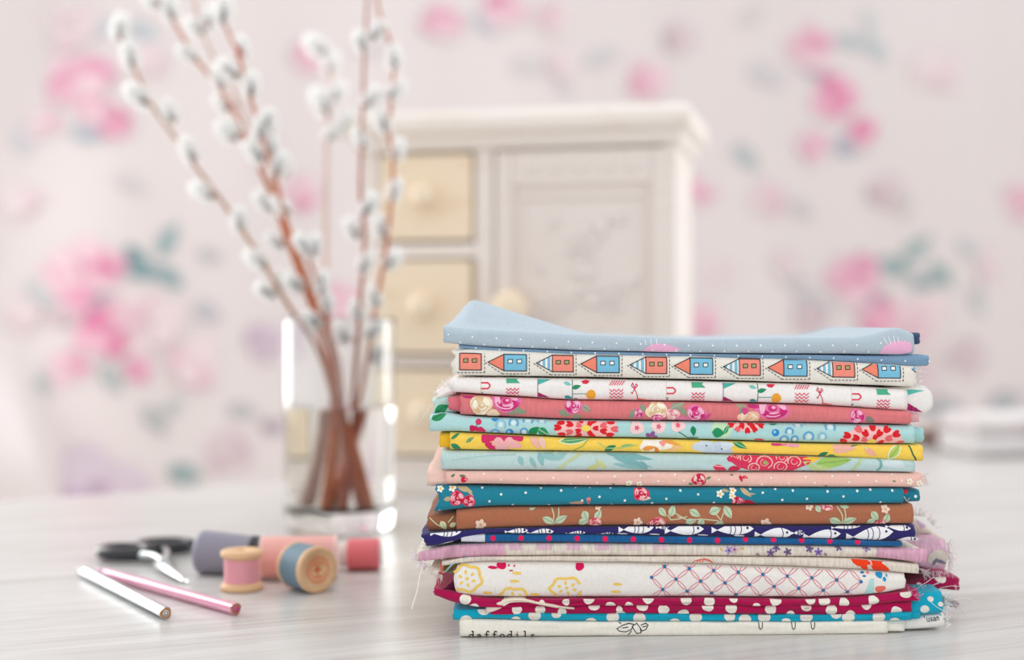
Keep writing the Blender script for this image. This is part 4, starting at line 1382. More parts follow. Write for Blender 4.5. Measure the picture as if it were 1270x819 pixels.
def bunting(x0, fo, parts):
    def cy(x):
        t, b = fo.tb(x)
        return (t + b) / 2 + 1.0
    c = cy(x0)
    if 'u' in parts:
        c = cy(x0)
        fo.draw('horseshoe_print', Draw().line([(x0 - 5, c - 5), (x0 + 3, c - 5), (x0 + 5.5, c - 2.5), (x0 + 5.5, c - 0.5), (x0 + 3, c + 2), (x0 - 5, c + 2)], 1.8, '#e2455c').line([(x0 - 5.5, c - 12), (x0 - 5.5, c + 12)], 0.5, '#d8c9a8').line([(x0 - 5, c + 11), (x0 + 7, c + 11)], 1.6, '#3d9aa0').line([(x0 - 4, c + 7), (x0 - 4, c + 13)], 1.6, '#3d9aa0'))
    if 'f' in parts:
        x = x0 + 26; c = cy(x)
        fo.draw('flag_print', Draw().fill([(x, c - 14), (x + 17, c - 14), (x + 13, c - 9.5), (x + 17, c - 5.5), (x, c - 5.5)], '#4fae86'))
        d = Draw()
        for r in range(3):
            y = c + 2 + r * 4
            d.line([(x + k * 2.6, y + (1.5 if k % 2 else -1.3)) for k in range(7)], 1.1, '#e0416a')
        fo.draw('zigzag_print', d)
    if 't' in parts:
        x = x0 + 65; c = cy(x)
        fo.draw('flag_print', Draw().fill([(x, c - 14), (x + 22, c - 14), (x, c - 5)], TL))
        fo.draw('flag_print', Draw().fill([(x, c + 4), (x + 20, c + 13), (x, c + 13)], MGp).line([(x + 4, c + 6), (x + 4, c + 13)], 0.8, '#6d2a5c').line([(x + 9, c + 8), (x + 9, c + 13)], 0.8, '#6d2a5c').line([(x, c - 13), (x, c + 13)], 0.8, '#8c5a80'))
    if 'v' in parts:
        x = x0 + 108; c = cy(x)
        fo.draw('vine_print', Draw().line([(x, c - 14), (x, c + 14)], 0.9, '#3a6a5c').leaf2(x + 5, c - 4, 12, 5.5, -15, '#2f8f68').leaf2(x - 6, c - 8, 10, 4.5, 15, '#7fc9c0').leaf2(x - 5, c + 9, 10, 5, 15, '#3f9fa2').leaf2(x + 5, c + 12, 10, 4, 5, '#3c4a48').line([(x, c + 4.5), (x + 17, c + 4.5)], 0.9, '#6a9a86'))
        fo.draw('ball_print', Draw().fill(blob(x + 23, c + 5.5, 6, 6, 0.03), '#f0a83a'))
        fo.draw('petal_print', Draw().fill([(x + 11, c - 11), (x + 17, c - 12.5), (x + 22, c - 11), (x + 18, c - 7.5), (x + 13, c - 8)], RD))
    if 'z' in parts:
        x = x0 + 154; c = cy(x)
        d = Draw()
        for r in range(4):
            y = c - 0.5 + r * 4
            d.line([(x + k * 2.8, y + (1.5 if k % 2 else -1.4)) for k in range(7)], 1.1, '#e2556e')
        fo.draw('zigzag_print', d)
        d = Draw()
        for k in range(6):
            d.line([(x + k * 3, c - 7), (x + 4 + k * 3, c - 12)], 1.1, '#e2556e')
        fo.draw('flag_print', d)
    if 'b' in parts:
        x = x0 + 185; c = cy(x)
        fo.draw('bow_print', Draw().line([(x, c - 3), (x - 4, c - 7), (x - 2, c - 10), (x, c - 3), (x + 4, c - 7), (x + 2, c - 9), (x, c - 3), (x - 3, c + 3), (x - 4, c + 1)], 1.0, '#d23a5c').line([(x, c - 3), (x + 3, c + 4), (x + 4, c + 8)], 1.0, '#d23a5c'))
        fo.draw('cup_print', Draw().fill([(x + 3, c + 8.5), (x + 17, c + 10.5), (x + 14, c + 14), (x + 5, c + 14)], '#e8402f'))


bunting(602, f3, 'uftvzb')
bunting(832, f3, 'uftvzb')
bunting(1062, f3, 'uf')
g3.draw('flag_print', Draw().fill([(1126, 484), (1148, 485), (1126, 490.5)], '#5cc0b2'))
g3.draw('flag_print', Draw().fill([(1126, 500), (1146, 511.5), (1126, 509)], MGp).line([(1131, 503), (1131, 510)], 0.9, '#5d2850').line([(1137, 506), (1137, 511)], 0.9, '#5d2850'))

# ---- cream with little houses
f2 = Fold([(560, 437, 464.5), (570, 432.5, 466), (600, 433, 466.3), (700, 438, 467.5), (860, 441.5, 470.8), (1000, 446, 475), (1090, 451, 478.5), (1137, 454.5, 480.5)], seed=2, wav=(0.5, 1), n=2.8, el=lambda w: 3.0 * math.sin(2 * math.pi * w) ** 2 + 2.0 * math.sin(2.2 * math.pi * w))
e2 = fabric('cream cotton with a row of coral and blue beach houses', '#ece7dd', f2, ((6, -3),))
LN = '#3a3036'
for k in range(10):
    bx = 570 + 58.1 * k * 1.0 - 3 * (k > 0)
    bx = [570, 625, 685, 740, 801, 856, 917, 972, 1033, 1089][k]
    bw = [27, 28, 26, 28, 26, 28, 26, 29, 27, 28][k]
    yc = 448.8 + (bx - 570) * 0.0195
    hh = 10.0
    coral = (k % 2 == 0)
    sl = 0.02
    d = Draw()
    body = [(bx, yc - hh), (bx + bw, yc - hh + 0.5), (bx + bw, yc + hh + 0.3), (bx, yc + hh)]
    d.fill(body, '#f39180' if coral else '#7cc0de', 0)
    d.line(body + [body[0]], 1.1, LN, 3)
    for q in (0.18, 0.58):
        wx = bx + bw * q
        win = [(wx, yc - 3.6), (wx + 5.6, yc - 3.9), (wx + 5.6, yc + 0.6), (wx, yc + 0.8)]
        d.fill(win, '#a5a873' if coral else '#f4f4f2', 1)
        d.line(win + [win[0]], 0.9, LN, 2)
    if k > 0:
        tip = (bx - 20, yc - 0.5)
        tri = [(bx, yc - hh), (bx, yc + hh), tip]
        d.fill(tri, '#f4f2ee' if coral else '#f28a72', 0)
        if coral:
            for t0, t1 in ((0.12, 0.30), (0.44, 0.60), (0.76, 1.0)):
                xa, xb = bx - 20 * t0, bx - 20 * t1
                ha, hb = hh * (1 - t0), hh * (1 - t1)
                d.fill([(xa, yc - ha), (xa, yc + ha), (xb, yc + hb), (xb, yc - hb)], '#7fbcd6', 1)
        d.line([tri[0], tri[2], tri[1]], 1.0, LN, 3)
        d.dashes([(tip[0] - 3, yc), (bx - 2, yc + hh + 4), (bx + bw + 3.5, yc + hh + 4), (bx + bw + 3.5, yc - hh)], 0.9, '#54484c', 2.4, 2.2, 1)
    else:
        d.dashes([(bx - 3, yc + hh + 3.5), (bx + bw + 4, yc + hh + 3.5), (bx + bw + 4, yc - hh)], 0.9, '#54484c', 2.4, 2.2, 1)
    f2.draw('house_print', d)
f2.draw('house_print', Draw().fill([(1131, 458), (1136, 455), (1136, 462)], '#62b2d4').line([(1131, 458), (1136, 462)], 0.8, LN))
fringe(e2, [(1138, 457), (1139, 478)], 14, 5, -10, 21, '#f4efe6', 0.786, 40)
threads(e2, [[(1134, 459, 0.783), (1142, 461, 0.783), (1149, 462, 0.783)]])

# ---- light blue on top, corner thrown up at the left
def top_lift(px, yb):
    if px < 585:
        a = 0.0165 * smooth(547, 585, px) + 0.001
    else:
        a = 0.0175 * max(0.0, 1 - (px - 585) / 150.0)
    return a * smooth(0.0, 0.055, yb)


BL = '#b4c3cf'
f1 = Fold([(550, 404, 425), (570, 406.5, 428), (600, 408.5, 430.5), (700, 414, 434.5), (860, 420.5, 438), (1000, 419, 439), (1060, 418.3, 439.5), (1085, 414.5, 440), (1102, 409, 440.5), (1115, 405.5, 441), (1126, 407, 441), (1134, 417, 438)], seed=1, wav=(1, 1), n=2.6, lift=top_lift, back=0.16)
e1 = fabric('light blue cotton with white pin dots on top of the stack, left corner thrown up', BL, f1, ((3, -3),))
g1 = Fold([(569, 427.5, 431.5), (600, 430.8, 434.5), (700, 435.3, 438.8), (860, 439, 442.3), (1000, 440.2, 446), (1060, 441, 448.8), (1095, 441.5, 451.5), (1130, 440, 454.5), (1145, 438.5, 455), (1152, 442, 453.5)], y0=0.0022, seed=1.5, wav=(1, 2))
g1.build('lower_fold', cloth('#7d9dbb'), e1, 'deeper blue lower fold')  # lower layer in a deeper blue than the outer fold
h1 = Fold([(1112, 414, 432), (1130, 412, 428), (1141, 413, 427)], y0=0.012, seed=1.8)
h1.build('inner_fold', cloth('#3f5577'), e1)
dd = Draw()
for k in range(20):
    x = 556 + 29.8 * k
    t, b = f1.tb(x)
    dd.fill(ell(x, t + (b - t) * 0.48, 1.25, 1.25, 0, 8), '#f1f6fa')
    x += 15
    if x < 1080:
        t, b = f1.tb(x)
        dd.fill(ell(x, t + (b - t) * 0.86, 1.25, 1.25, 0, 8), '#f1f6fa')
f1.draw('dot_print', dd)
dd = Draw()
for k in range(20):
    x = 590 + 29.6 * k
    t, b = g1.tb(x)
    dd.fill(ell(x, t + (b - t) * 0.55, 1.1, 1.1, 0, 8), '#f1f6fa')
g1.draw('dot_print', dd)
PKB = '#efb5d6'
f1.draw('pink_shape_print', Draw().fill([(795, 437), (800, 432), (808, 427.5), (818, 426), (830, 428), (838, 430.5), (845, 433), (838, 437), (820, 438.5)], PKB).line([(800, 422), (801, 428)], 0.9, '#f6f3f8', 2).line([(807, 422), (808, 429)], 0.9, '#f6f3f8', 2).line([(814, 421), (814.5, 427)], 0.9, '#f6f3f8', 2))
f1.draw('pink_shape_print', Draw().fill([(1091, 438), (1096, 430), (1104, 424.5), (1116, 423), (1128, 424), (1132, 430), (1131, 436), (1120, 441), (1104, 441)], PKB).line([(1096, 419), (1100, 427)], 0.9, '#f6f3f8', 2).line([(1102, 418), (1105, 427)], 0.9, '#f6f3f8', 2).line([(1108, 417.5), (1110, 426)], 0.9, '#f6f3f8', 2).line([(1113, 418), (1115, 425)], 0.9, '#f6f3f8', 2))

# ------------------------------------------------------------------ small mini cabinet behind
m_cab = painted_wood('chalky_white_paint', '#ece4de')
m_cabtop = painted_wood('chalky_white_paint_top', '#f0e8e1', amount=0.35)
m_drw = painted_wood('cream_paint', '#f2e0c6', '#dcb48a', 0.5)
m_door = painted_wood('worn_white_paint', '#e6dcd6', '#cfa98c', 0.5)
m_carve = painted_wood('carved_white_paint', '#e4dbd7', '#bfa898', 0.5)
cA = Vector((-0.159, 1.44, 0)); cB = Vector((0.1624, 1.362, 0))
cw = (cB - cA).length
crz = math.atan2(cB.y - cA.y, cB.x - cA.x)
cab = empty('mini_cabinet', cA, crz)
tag(cab, 'small cream-white painted cabinet with three drawers and a carved door', 'cabinet')
CD = 0.15                                   # depth; local x 0..cw, y 0 (front)..CD
ztop = 0.357
box('side_panel', 0, 0.012, 0.0, CD, 0.012, ztop, m_cab, cab, 0.001)
box('side_panel', cw - 0.012, cw, 0.0, CD, 0.012, ztop, m_cab, cab, 0.001)
box('back_panel', 0.012, cw - 0.012, CD - 0.006, CD, 0.012, ztop, m_cab, cab)
box('base', -0.008, cw + 0.008, -0.010, CD + 0.002, 0.0, 0.024, m_cab, cab, 0.003)
box('bottom_panel', 0.012, cw - 0.012, 0.002, CD - 0.006, 0.024, 0.030, m_cab, cab)
D0, D1 = 0.021, 0.1235
M0, M1 = 0.1455, 0.3275
box('stile', 0.012, D0 - 0.001, 0.0, 0.012, 0.024, ztop, m_cab, cab)
box('stile', D1 + 0.001, M0 - 0.001, -0.001, 0.02, 0.024, ztop, m_cab, cab, 0.002)
rows = [(0.2625, 0.3544), (0.1456, 0.244), (0.0395, 0.1306)]
for z0, z1 in ((0.3555, ztop), (0.2455, 0.2612), (0.1318, 0.1444), (0.0245, 0.0382)):
    box('rail', D0 - 0.001, D1 + 0.001, 0.0, 0.012, z0, z1, m_cab, cab, 0.001)
box('rail', M0 - 0.001, cw - 0.012, 0.0, 0.012, 0.3555, ztop, m_cab, cab, 0.001)
# crowned top slab
tp = empty('tmp')
bpy.data.objects.remove(tp)
prof = [(-0.006, ztop), (-0.010, ztop + 0.004), (-0.012, ztop + 0.010), (-0.026, ztop + 0.016), (-0.030, ztop + 0.022), (-0.030, ztop + 0.030), (-0.024, ztop + 0.037), (-0.008, ztop + 0.040)]
vs, fs = [], []
for off, z in prof:
    o_ = -off
    k = 0.6
    for x, y in ((-o_ * k, -o_), (cw + o_ * k, -o_), (cw + o_ * k, CD + 0.004), (-o_ * k, CD + 0.004)):
        vs.append((x, y, z))
for j in range(len(prof) - 1):
    for q in range(4):
        q2 = (q + 1) % 4
        fs.append((j * 4 + q, j * 4 + q2, (j + 1) * 4 + q2, (j + 1) * 4 + q))
fs.append((3, 2, 1, 0))
e_ = (len(prof) - 1) * 4
fs.append((e_, e_ + 1, e_ + 2, e_ + 3))
link('top_slab', pydata('top_slab', vs, fs, False), cab, m_cabtop)


def knob(name, parent, x, y, z, r, mat):
    prof = [(r * 0.45, 0.0), (r * 0.42, r * 0.35), (r * 0.62, r * 0.55), (r * 0.92, r * 0.8), (r, r * 1.1), (r * 0.93, r * 1.4), (r * 0.65, r * 1.65), (r * 0.25, r * 1.74)]
    M = Matrix.Translation((x, y, z)) @ Matrix.Rotation(math.pi / 2, 4, 'X')
    return lathe(name, prof, mat, parent, 24, True, True, M)


for i, (z0, z1) in enumerate(rows):
    out = (-0.004, -0.012, -0.006)[i]
    d_ = box('drawer', D0 + 0.0015, D1 - 0.0015, out, CD - 0.02, z0 + 0.0015, z1 - 0.0015, m_drw, cab, 0.003)
    knob('knob', d_, (D0 + D1) / 2 + 0.002, out, (z0 + z1) / 2, 0.0135, m_drw)
# door: frame members proud of a carved panel
door = box('door', M0 + 0.002, M1 - 0.002, -0.002, 0.010, 0.028, 0.3535, m_door, cab, 0.001)
dz0, dz1 = 0.028, 0.3535
link_f = [('door_frame', M0 + 0.002, M0 + 0.020, dz0, dz1), ('door_frame', M1 - 0.020, M1 - 0.002, dz0, dz1), ('door_frame', M0 + 0.020, M1 - 0.020, 0.318, dz1), ('door_frame', M0 + 0.020, M1 - 0.020, dz0, 0.050)]
for nm, x0, x1, z0, z1 in link_f:
    box(nm, x0, x1, -0.007, 0.0, z0, z1, m_door, door, 0.002)
for nm, x0, x1, z0, z1 in (('moulding', M0 + 0.026, M0 + 0.031, 0.056, 0.304), ('moulding', M1 - 0.031, M1 - 0.026, 0.056, 0.304), ('moulding', M0 + 0.026, M1 - 0.026, 0.304, 0.311), ('moulding', M0 + 0.026, M1 - 0.026, 0.052, 0.058)):
    box(nm, x0, x1, -0.0055, 0.0, z0, z1, m_door, door, 0.002)


def mound(cx, cz, rx, rz, rot, hgt, vs, fs):
    b = len(vs)
    n, m = 12, 4
    a = math.radians(rot)
    vs.append((cx, -0.002 - hgt, cz))
    for j in range(1, m + 1):
        t = j / m * math.pi / 2
        for k in range(n):
            p = 2 * math.pi * k / n
            x, z = rotp(rx * math.sin(t) * math.cos(p), rz * math.sin(t) * math.sin(p), a)
            vs.append((cx + x, -0.002 - hgt * math.cos(t), cz + z))
    for k in range(n):
        fs.append((b, b + 1 + (k + 1) % n, b + 1 + k))
    for j in range(m - 1):
        for k in range(n):
            k2 = (k + 1) % n
            fs.append((b + 1 + j * n + k, b + 1 + j * n + k2, b + 1 + (j + 1) * n + k2, b + 1 + (j + 1) * n + k))


mx_ = (M0 + M1) / 2
flowers = [(mx_, 0.255), (mx_ - 0.032, 0.19), (mx_ + 0.030, 0.205), (mx_, 0.135), (mx_ + 0.032, 0.12), (mx_ - 0.03, 0.095)]
for cx_, cz_ in flowers:
    vs, fs = [], []
    mound(cx_, cz_, 0.0065, 0.0065, 0, 0.006, vs, fs)
    for k in range(6):
        a = k * 60 + 15
        mound(cx_ + 0.012 * math.cos(math.radians(a)), cz_ + 0.012 * math.sin(math.radians(a)), 0.0075, 0.005, a, 0.0045, vs, fs)
    link('carved_flower', pydata('carved_flower', vs, fs), door, m_carve)
rg = random.Random(3)
for k in range(26):
    x = mx_ + (rg.random() - 0.5) * 0.10
    z = 0.07 + rg.random() * 0.22
    if min(math.hypot(x - a, z - b) for a, b in flowers) < 0.019:
        continue
    vs, fs = [], []
    mound(x, z, 0.012, 0.005, rg.random() * 180, 0.0045, vs, fs)
    link('carved_leaf', pydata('carved_leaf', vs, fs), door, m_carve)
# small beads along the upper rail
for k in range(5):
    vs, fs = [], []
    mound(mx_ - 0.052 + 0.026 * k, 0.335, 0.010, 0.006, 0, 0.0035, vs, fs)
    o = link('carved_boss', pydata('carved_boss', vs, fs), door, m_door)
    o.location.y = -0.005
knob('knob', door, M0 + 0.022, -0.007, 0.194, 0.0185, m_drw)

# ------------------------------------------------------------------ glass vase with water
VX, VY, VR, VH = (421 - CX) / F * 1.196, 1.196, 0.0492, 0.183
m_glass = glass('clear_glass', 1.45, (0.985, 0.992, 0.992, 1))
m_water = glass('water', 1.33, (0.99, 0.985, 0.97, 1))
vase = empty('glass_vase', (VX, VY, 0.0))
tag(vase, 'clear straight-sided glass vase half filled with water, behind the thread spools', 'vase')
def r_in(z):
    return VR * (0.975 + 0.025 * (z - 0.03) / (VH - 0.032)) - 0.002


WZ = 0.1055
vp = [(0.0004, 0.0), (VR * 0.86, 0.0), (VR * 0.94, 0.0015), (VR * 0.965, 0.005), (VR * 0.975, 0.02), (VR * 0.98, 0.05), (VR * 0.99, 0.11), (VR, VH - 0.003), (VR, VH - 0.002), (VR - 0.0004, VH - 0.0005), (VR - 0.001, VH), (VR - 0.0016, VH - 0.0005), (r_in(VH - 0.002), VH - 0.002), (r_in(VH - 0.004), VH - 0.004), (r_in(WZ + 0.002), WZ + 0.002), (r_in(WZ), WZ)]
gb = lathe('glass_body', vp, m_glass, vase, 72, False, False)
gb.data.set_sharp_from_angle(angle=math.radians(28))
# water: where it touches the glass the light passes from glass into water, its top faces the air
wv = [(0.0004, 0.017), (VR * 0.8, 0.0175), (VR * 0.93 - 0.002, 0.021), (r_in(0.03), 0.03), (r_in(0.05), 0.05), (r_in(WZ - 0.002), WZ - 0.002), (r_in(WZ), WZ), (0.0004, WZ)]
m_wg = glass('water_against_glass', 1.33 / 1.45, (0.99, 0.985, 0.97, 1))
wat = lathe('water', wv, m_wg, None, 72, False, False)
wat.data.materials.append(m_water)
for k, pl in enumerate(wat.data.polygons):
    if k >= 72 * (len(wv) - 2):
        pl.material_index = 1
wat.data.set_sharp_from_angle(angle=math.radians(28))
wat.location = (VX, VY, 0)
tag(wat, 'clear water filling the lower half of the glass vase', 'water')

# ------------------------------------------------------------------ pussy willow branches
m_fur = fur_mat()
m_core = plain('catkin_core', '#3b4149', 0.9, var=0.2, scale=300)
m_scale = plain('bud_scale', '#6b3a2a', 0.5, var=0.2, scale=200)


def bark(name, col):
    m = plain(name, col, 0.55, var=0.25, scale=120)
    return m


m_bark = {'tan': bark('tan_bark', '#b08264'), 'orange': bark('orange_bark', '#bc6a43'), 'red': bark('red_bark', '#a8604c'), 'brown': bark('brown_bark', '#8a5a3c'), 'pale': bark('hazed_bark', '#c9a598')}  # pale entry: blur and haze of the far branches put into the colour


def catkin_meshes():
    out = []
    for v in range(4):
        rg = random.Random(50 + v)
        L, R = 0.0135, 0.0026
        vs, fs = [], []
        n, m = 10, 8
        for j in range(m + 1):
            t = j / m
            r = R * math.sin(math.pi * (0.06 + 0.9 * t)) ** 0.7
            for k in range(n):
                a = 2 * math.pi * k / n
                vs.append((r * math.cos(a), r * math.sin(a), (t - 0.5) * L))
        for j in range(m):
            for k in range(n):
                k2 = (k + 1) % n
                fs.append((j * n + k, j * n + k2, (j + 1) * n + k2, (j + 1) * n + k))
        fs.append(tuple(range(n - 1, -1, -1)))
        fs.append(tuple(m * n + k for k in range(n)))
        core = pydata('catkin_core_%d' % v, vs, fs)
        core.materials.append(m_core)
        vs, fs = [], []
        for h in range(760):
            t = rg.random() ** 0.85
            a = rg.random() * 6.2832
            r = R * 0.9 * math.sin(math.pi * (0.06 + 0.9 * t)) ** 0.7
            p = Vector((r * math.cos(a), r * math.sin(a), (t - 0.5) * L))
            nd = Vector((math.cos(a), math.sin(a), (t - 0.38) * 1.7 + 0.25))
            nd += Vector((rg.gauss(0, 0.22), rg.gauss(0, 0.22), rg.gauss(0, 0.22)))
            nd.normalize()
            ln = 0.0043 * (0.65 + 0.5 * rg.random())
            sd = nd.cross(Vector((rg.random() - 0.5, rg.random() - 0.5, rg.random() - 0.5)))
            sd.normalize()
            w = 0.00036
            b = len(vs)
            vs += [p + sd * w * 0.3, p - sd * w * 0.3, p + nd * ln - sd * w, p + nd * ln + sd * w]
            fs.append((b, b + 1, b + 2, b + 3))
        fur = pydata('catkin_fur_%d' % v, vs, fs, False)
        fur.materials.append(m_fur)
        out.append((core, fur))
    # little brown cap at the base
    vs, fs = lathe_data([(0.0002, -0.0072), (0.0018, -0.0066), (0.0024, -0.005), (0.0026, -0.0035)], 8, True, False)
    cap = pydata('bud_cap', vs, fs)
    cap.materials.append(m_scale)
    return out, cap


CATK, CAP = catkin_meshes()
crng = random.Random(7)


def branch(label, pts, catkins, mat, r0, r1, buds=()):
    """pts: (column, row, depth) from the foot in the vase to the tip; catkins: (column, row, scale)"""
    P3 = [P(*q) for q in pts]
    n = len(P3)
    rad = [1.25 * (r0 + (r1 - r0) * i / (n - 1)) * (1.35 if i < 2 else 1.0) for i in range(n)]
    e = empty('willow_branch', P3[0])
    tag(e, label, 'branch', 'pussy willow branches in the vase')
    path = catmull(P3, rad, 0.008)
    vs, fs = tube_geo(path, 8)
    st = link('stem', pydata('stem', vs, fs), None, m_bark[mat])
    keep(st, e)

    def place(px, py):
        best = None
        for i, (p, r) in enumerate(path):
            sx = CX + p.x * F / p.y
            sy = HY + (H - p.z) * F / p.y
            d = math.hypot(sx - px, sy - py)
            if best is None or d < best[0]:
                best = (d, i, p)
        i = best[1]
        dep = best[2].y
        a = path[max(i - 1, 0)][0]; c = path[min(i + 1, len(path) - 1)][0]
        return P(px, py, dep), (c - a).normalized(), best[2]
    for k, (px, py, s) in enumerate(catkins):
        c, dr, sp = place(px, py)
        side = c - sp
        side -= dr * side.dot(dr)
        lat = Vector((crng.gauss(0, 1), crng.gauss(0, 1), 0.0)) * 0.15
        if side.length > 0.0008:
            lat = lat + side.normalized() * 0.45
        lat.y += (crng.random() - 0.6) * 0.5
        ax = (dr + lat).normalized()
        c = c + Vector((0, lat.y * 0.006, 0))
        M = Matrix.Translation(c) @ ax.to_track_quat('Z', 'Y').to_matrix().to_4x4() @ Matrix.Rotation(crng.random() * 6.28, 4, 'Z') @ Matrix.Scale(s * 1.27, 4)
        core, fur = CATK[k % 4]
        o = bpy.data.objects.new('catkin', core)
        COL.objects.link(o)
        o.parent = e
        o.matrix_parent_inverse = Matrix.Translation(-e.location)
        o.matrix_basis = M
        f = bpy.data.objects.new('fur', fur)
        COL.objects.link(f)
        f.parent = o
        q = bpy.data.objects.new('bud_scale', CAP)
        COL.objects.link(q)
        q.parent = o
        # short spur to the stem
        base = c - ax * (0.0062 * s)
        if (base - sp).length > 0.003:
            vs, fs = tube_geo([(sp, r1), ((sp + base) / 2 + dr * -0.001, r1 * 0.9), (base, r1 * 0.8)], 6)
            w = link('twig', pydata('twig', vs, fs), None, m_bark[mat])
            keep(w, e)
    for px, py in buds:
        c, dr, sp = place(px, py)
        M = Matrix.Translation(c) @ dr.to_track_quat('Z', 'Y').to_matrix().to_4x4()
        vs, fs = lathe_data([(0.0004, -0.006), (0.0022, -0.003), (0.0026, 0.0), (0.0016, 0.004), (0.0003, 0.0068)], 10, True, True)
        o = link('red_bud', pydata('red_bud', [M @ Vector(v) for v in vs], fs), None, plain('red_bud', '#b5343c', 0.4))
        keep(o, e)
        o['label'] = 'small closed red bud'
    return e


VD = VY
branch('willow branch leaning furthest left, tip bent over the pale curtain',
       [(440, 628, VD + 0.01), (428, 560, VD + .005), (412, 490, VD), (392, 430, VD), (358, 380, VD - .005), (335, 340, VD - .01), (300, 285, VD), (268, 240, VD + .01), (240, 203, VD + .02), (215, 168, VD + .03), (188, 130, VD + .04), (168, 88, VD + .05), (150, 48, VD + .055), (142, 25, VD + .06)],
       [(149, 35, 1.25), (162, 70, 1.2), (173, 120, 1.25), (211, 140, 1.1), (236, 188, 1.15), (253, 238, 1.2), (297, 274, 1.05), (319, 322, 1.15), (331, 362, .95)], 'tan', .0020, .0011)
branch('willow branch leaning left with its tip beyond the top edge, orange stem',
       [(452, 630, VD - .01), (436, 560, VD - .008), (414, 480, VD - .006), (398, 420, VD - .006), (384, 375, VD - .006), (366, 325, VD - .006), (350, 280, VD - .006), (336, 240, VD), (320, 205, VD), (303, 170, VD + .01), (287, 132, VD + .02), (262, 96, VD + .03), (240, 70, VD + .035), (222, 38, VD + .04), (203, 5, VD + .045), (190, -20, VD + .05)],
       [(212, 12, 1.15), (189, 2, 1.0), (234, 67, 1.05), (283, 165, 1.15), (272, 98, 1.0), (291, 160, 0.9), (329, 252, 1.1), (342, 300, .95), (355, 348, .95)], 'orange', .0024, .0011)
branch('willow branch with a red bud near the top of its dark orange stem',
       [(405, 630, VD - .02), (414, 560, VD - .018), (416, 490, VD - .018), (410, 430, VD - .018), (392, 380, VD - .02), (374, 330, VD - .022), (358, 285, VD - .022), (346, 240, VD - .02), (335, 200, VD - .02), (322, 158, VD - .02), (309, 118, VD - .015), (297, 72, VD - .01), (284, 42, VD), (272, 8, VD), (265, -20, VD)],
       [(285, 88, 1.1), (312, 107, 1.1), (324, 160, 1.05), (317, 190, 1.1), (346, 205, 1.1), (333, 150, .9), (349, 256, 1.05), (277, 15, 1.2), (366, 352, 1.0), (337, 180, .8)], 'orange', .0024, .0010, buds=[(296, 64)])
branch('faint willow branch behind the red-budded one, leaning left',
       [(418, 630, VD + .02), (424, 540, VD + .02), (420, 450, VD + .02), (398, 390, VD + .02), (372, 320, VD + .03), (340, 235, VD + .04), (312, 165, VD + .05), (288, 108, VD + .06), (262, 66, VD + .07), (245, 20, VD + .08), (238, -15, VD + .085)],
       [(243, 34, 1.1), (262, 22, 1.1), (300, 60, 1.0), (278, 130, 1.0), (336, 155, 1.0), (355, 210, .9)], 'pale', .0019, .0011)
branch('pale blurred upright willow branch at the back of the vase',
       [(398, 632, VD + .035), (410, 540, VD + .04), (412, 460, VD + .05), (408, 400, VD + .08), (404, 330, VD + .12), (404, 240, VD + .16), (406, 160, VD + .20), (411, 110, VD + .22), (405, 70, VD + .24), (398, 50, VD + .25)],
       [(395, 60, 1.5), (410, 78, 1.35), (400, 128, 1.45), (418, 115, 1.2), (414, 165, 1.2), (428, 150, 1.1)], 'pale', .0022, .0014)
branch('upright willow branch right of centre, stem ending above the frame',
       [(425, 632, VD - .005), (432, 560, VD), (438, 490, VD), (444, 420, VD), (447, 370, VD), (450, 330, VD), (452, 290, VD), (447, 240, VD), (448, 190, VD + .01), (450, 130, VD + .015), (452, 70, VD + .02), (455, 10, VD + .025), (457, -20, VD + .03)],
       [(448, 53, .95), (461, 122, 1.1), (447, 172, 1.0), (458, 255, 1.05), (438, 285, 1.0), (453, 327, .95), (443, 387, 1.0), (468, 40, .95), (424, 415, .9)], 'red', .0020, .0009)
branch('rightmost willow branch, orange stem standing before the cabinet drawers',
       [(410, 630, VD + .005), (430, 560, VD + .01), (447, 490, VD + .012), (458, 430, VD + .014), (466, 380, VD + .015), (474, 335, VD + .015), (481, 290, VD + .015), (485, 245, VD + .015), (487, 200, VD + .016), (482, 160, VD + .018), (487, 112, VD + .02), (488, 72, VD + .02), (479, 40, VD + .02), (470, 15, VD + .02), (466, -20, VD + .02)],
       [(489, 73, 1.05), (490, 112, 1.05), (476, 153, 1.05), (493, 186, 1.0), (489, 236, 1.0), (472, 282, 1.0), (486, 323, 1.0), (465, 370, .95), (463, 410, .95), (467, 440, .85)], 'orange', .0019, .0010)
branch('short willow twig with two side-by-side catkins above the vase rim',
       [(446, 630, VD - .025), (430, 560, VD - .026), (418, 490, VD - .027), (410, 430, VD - .028), (404, 390, VD - .03), (396, 355, VD - .032), (386, 330, VD - .034), (380, 312, VD - .034)],
       [(376, 304, .95), (391, 306, .95), (399, 352, 1.0), (405, 376, .9), (388, 398, .85)], 'red', .0020, .0012)

# ------------------------------------------------------------------ thread spools
m_wood = plain('spool_wood', '#e3b98e', 0.5, var=0.10, scale=90)
m_white_tube = plain('white_card_tube', '#e9e3de', 0.6)
m_black_cap = plain('black_plastic', '#22232b', 0.4)


def axis_mat(center, direction):
    return Matrix.Translation(center) @ Vector(direction).normalized().to_track_quat('Z', 'Y').to_matrix().to_4x4()


def wind(z0, z1, r0, r1, pitch=0.0009, amp=0.00016):
    n = max(6, int((z1 - z0) / (pitch / 2)))
    return [(r0 + (r1 - r0) * k / n + (amp if k % 2 else -amp), z0 + (z1 - z0) * k / n) for k in range(n + 1)]


def thread_mat(name, col):
    m = plain(name, col, 0.55, var=0.10, scale=500)
    m.node_tree.nodes['Principled BSDF'].inputs['Sheen Weight'].default_value = 0.2
    return m


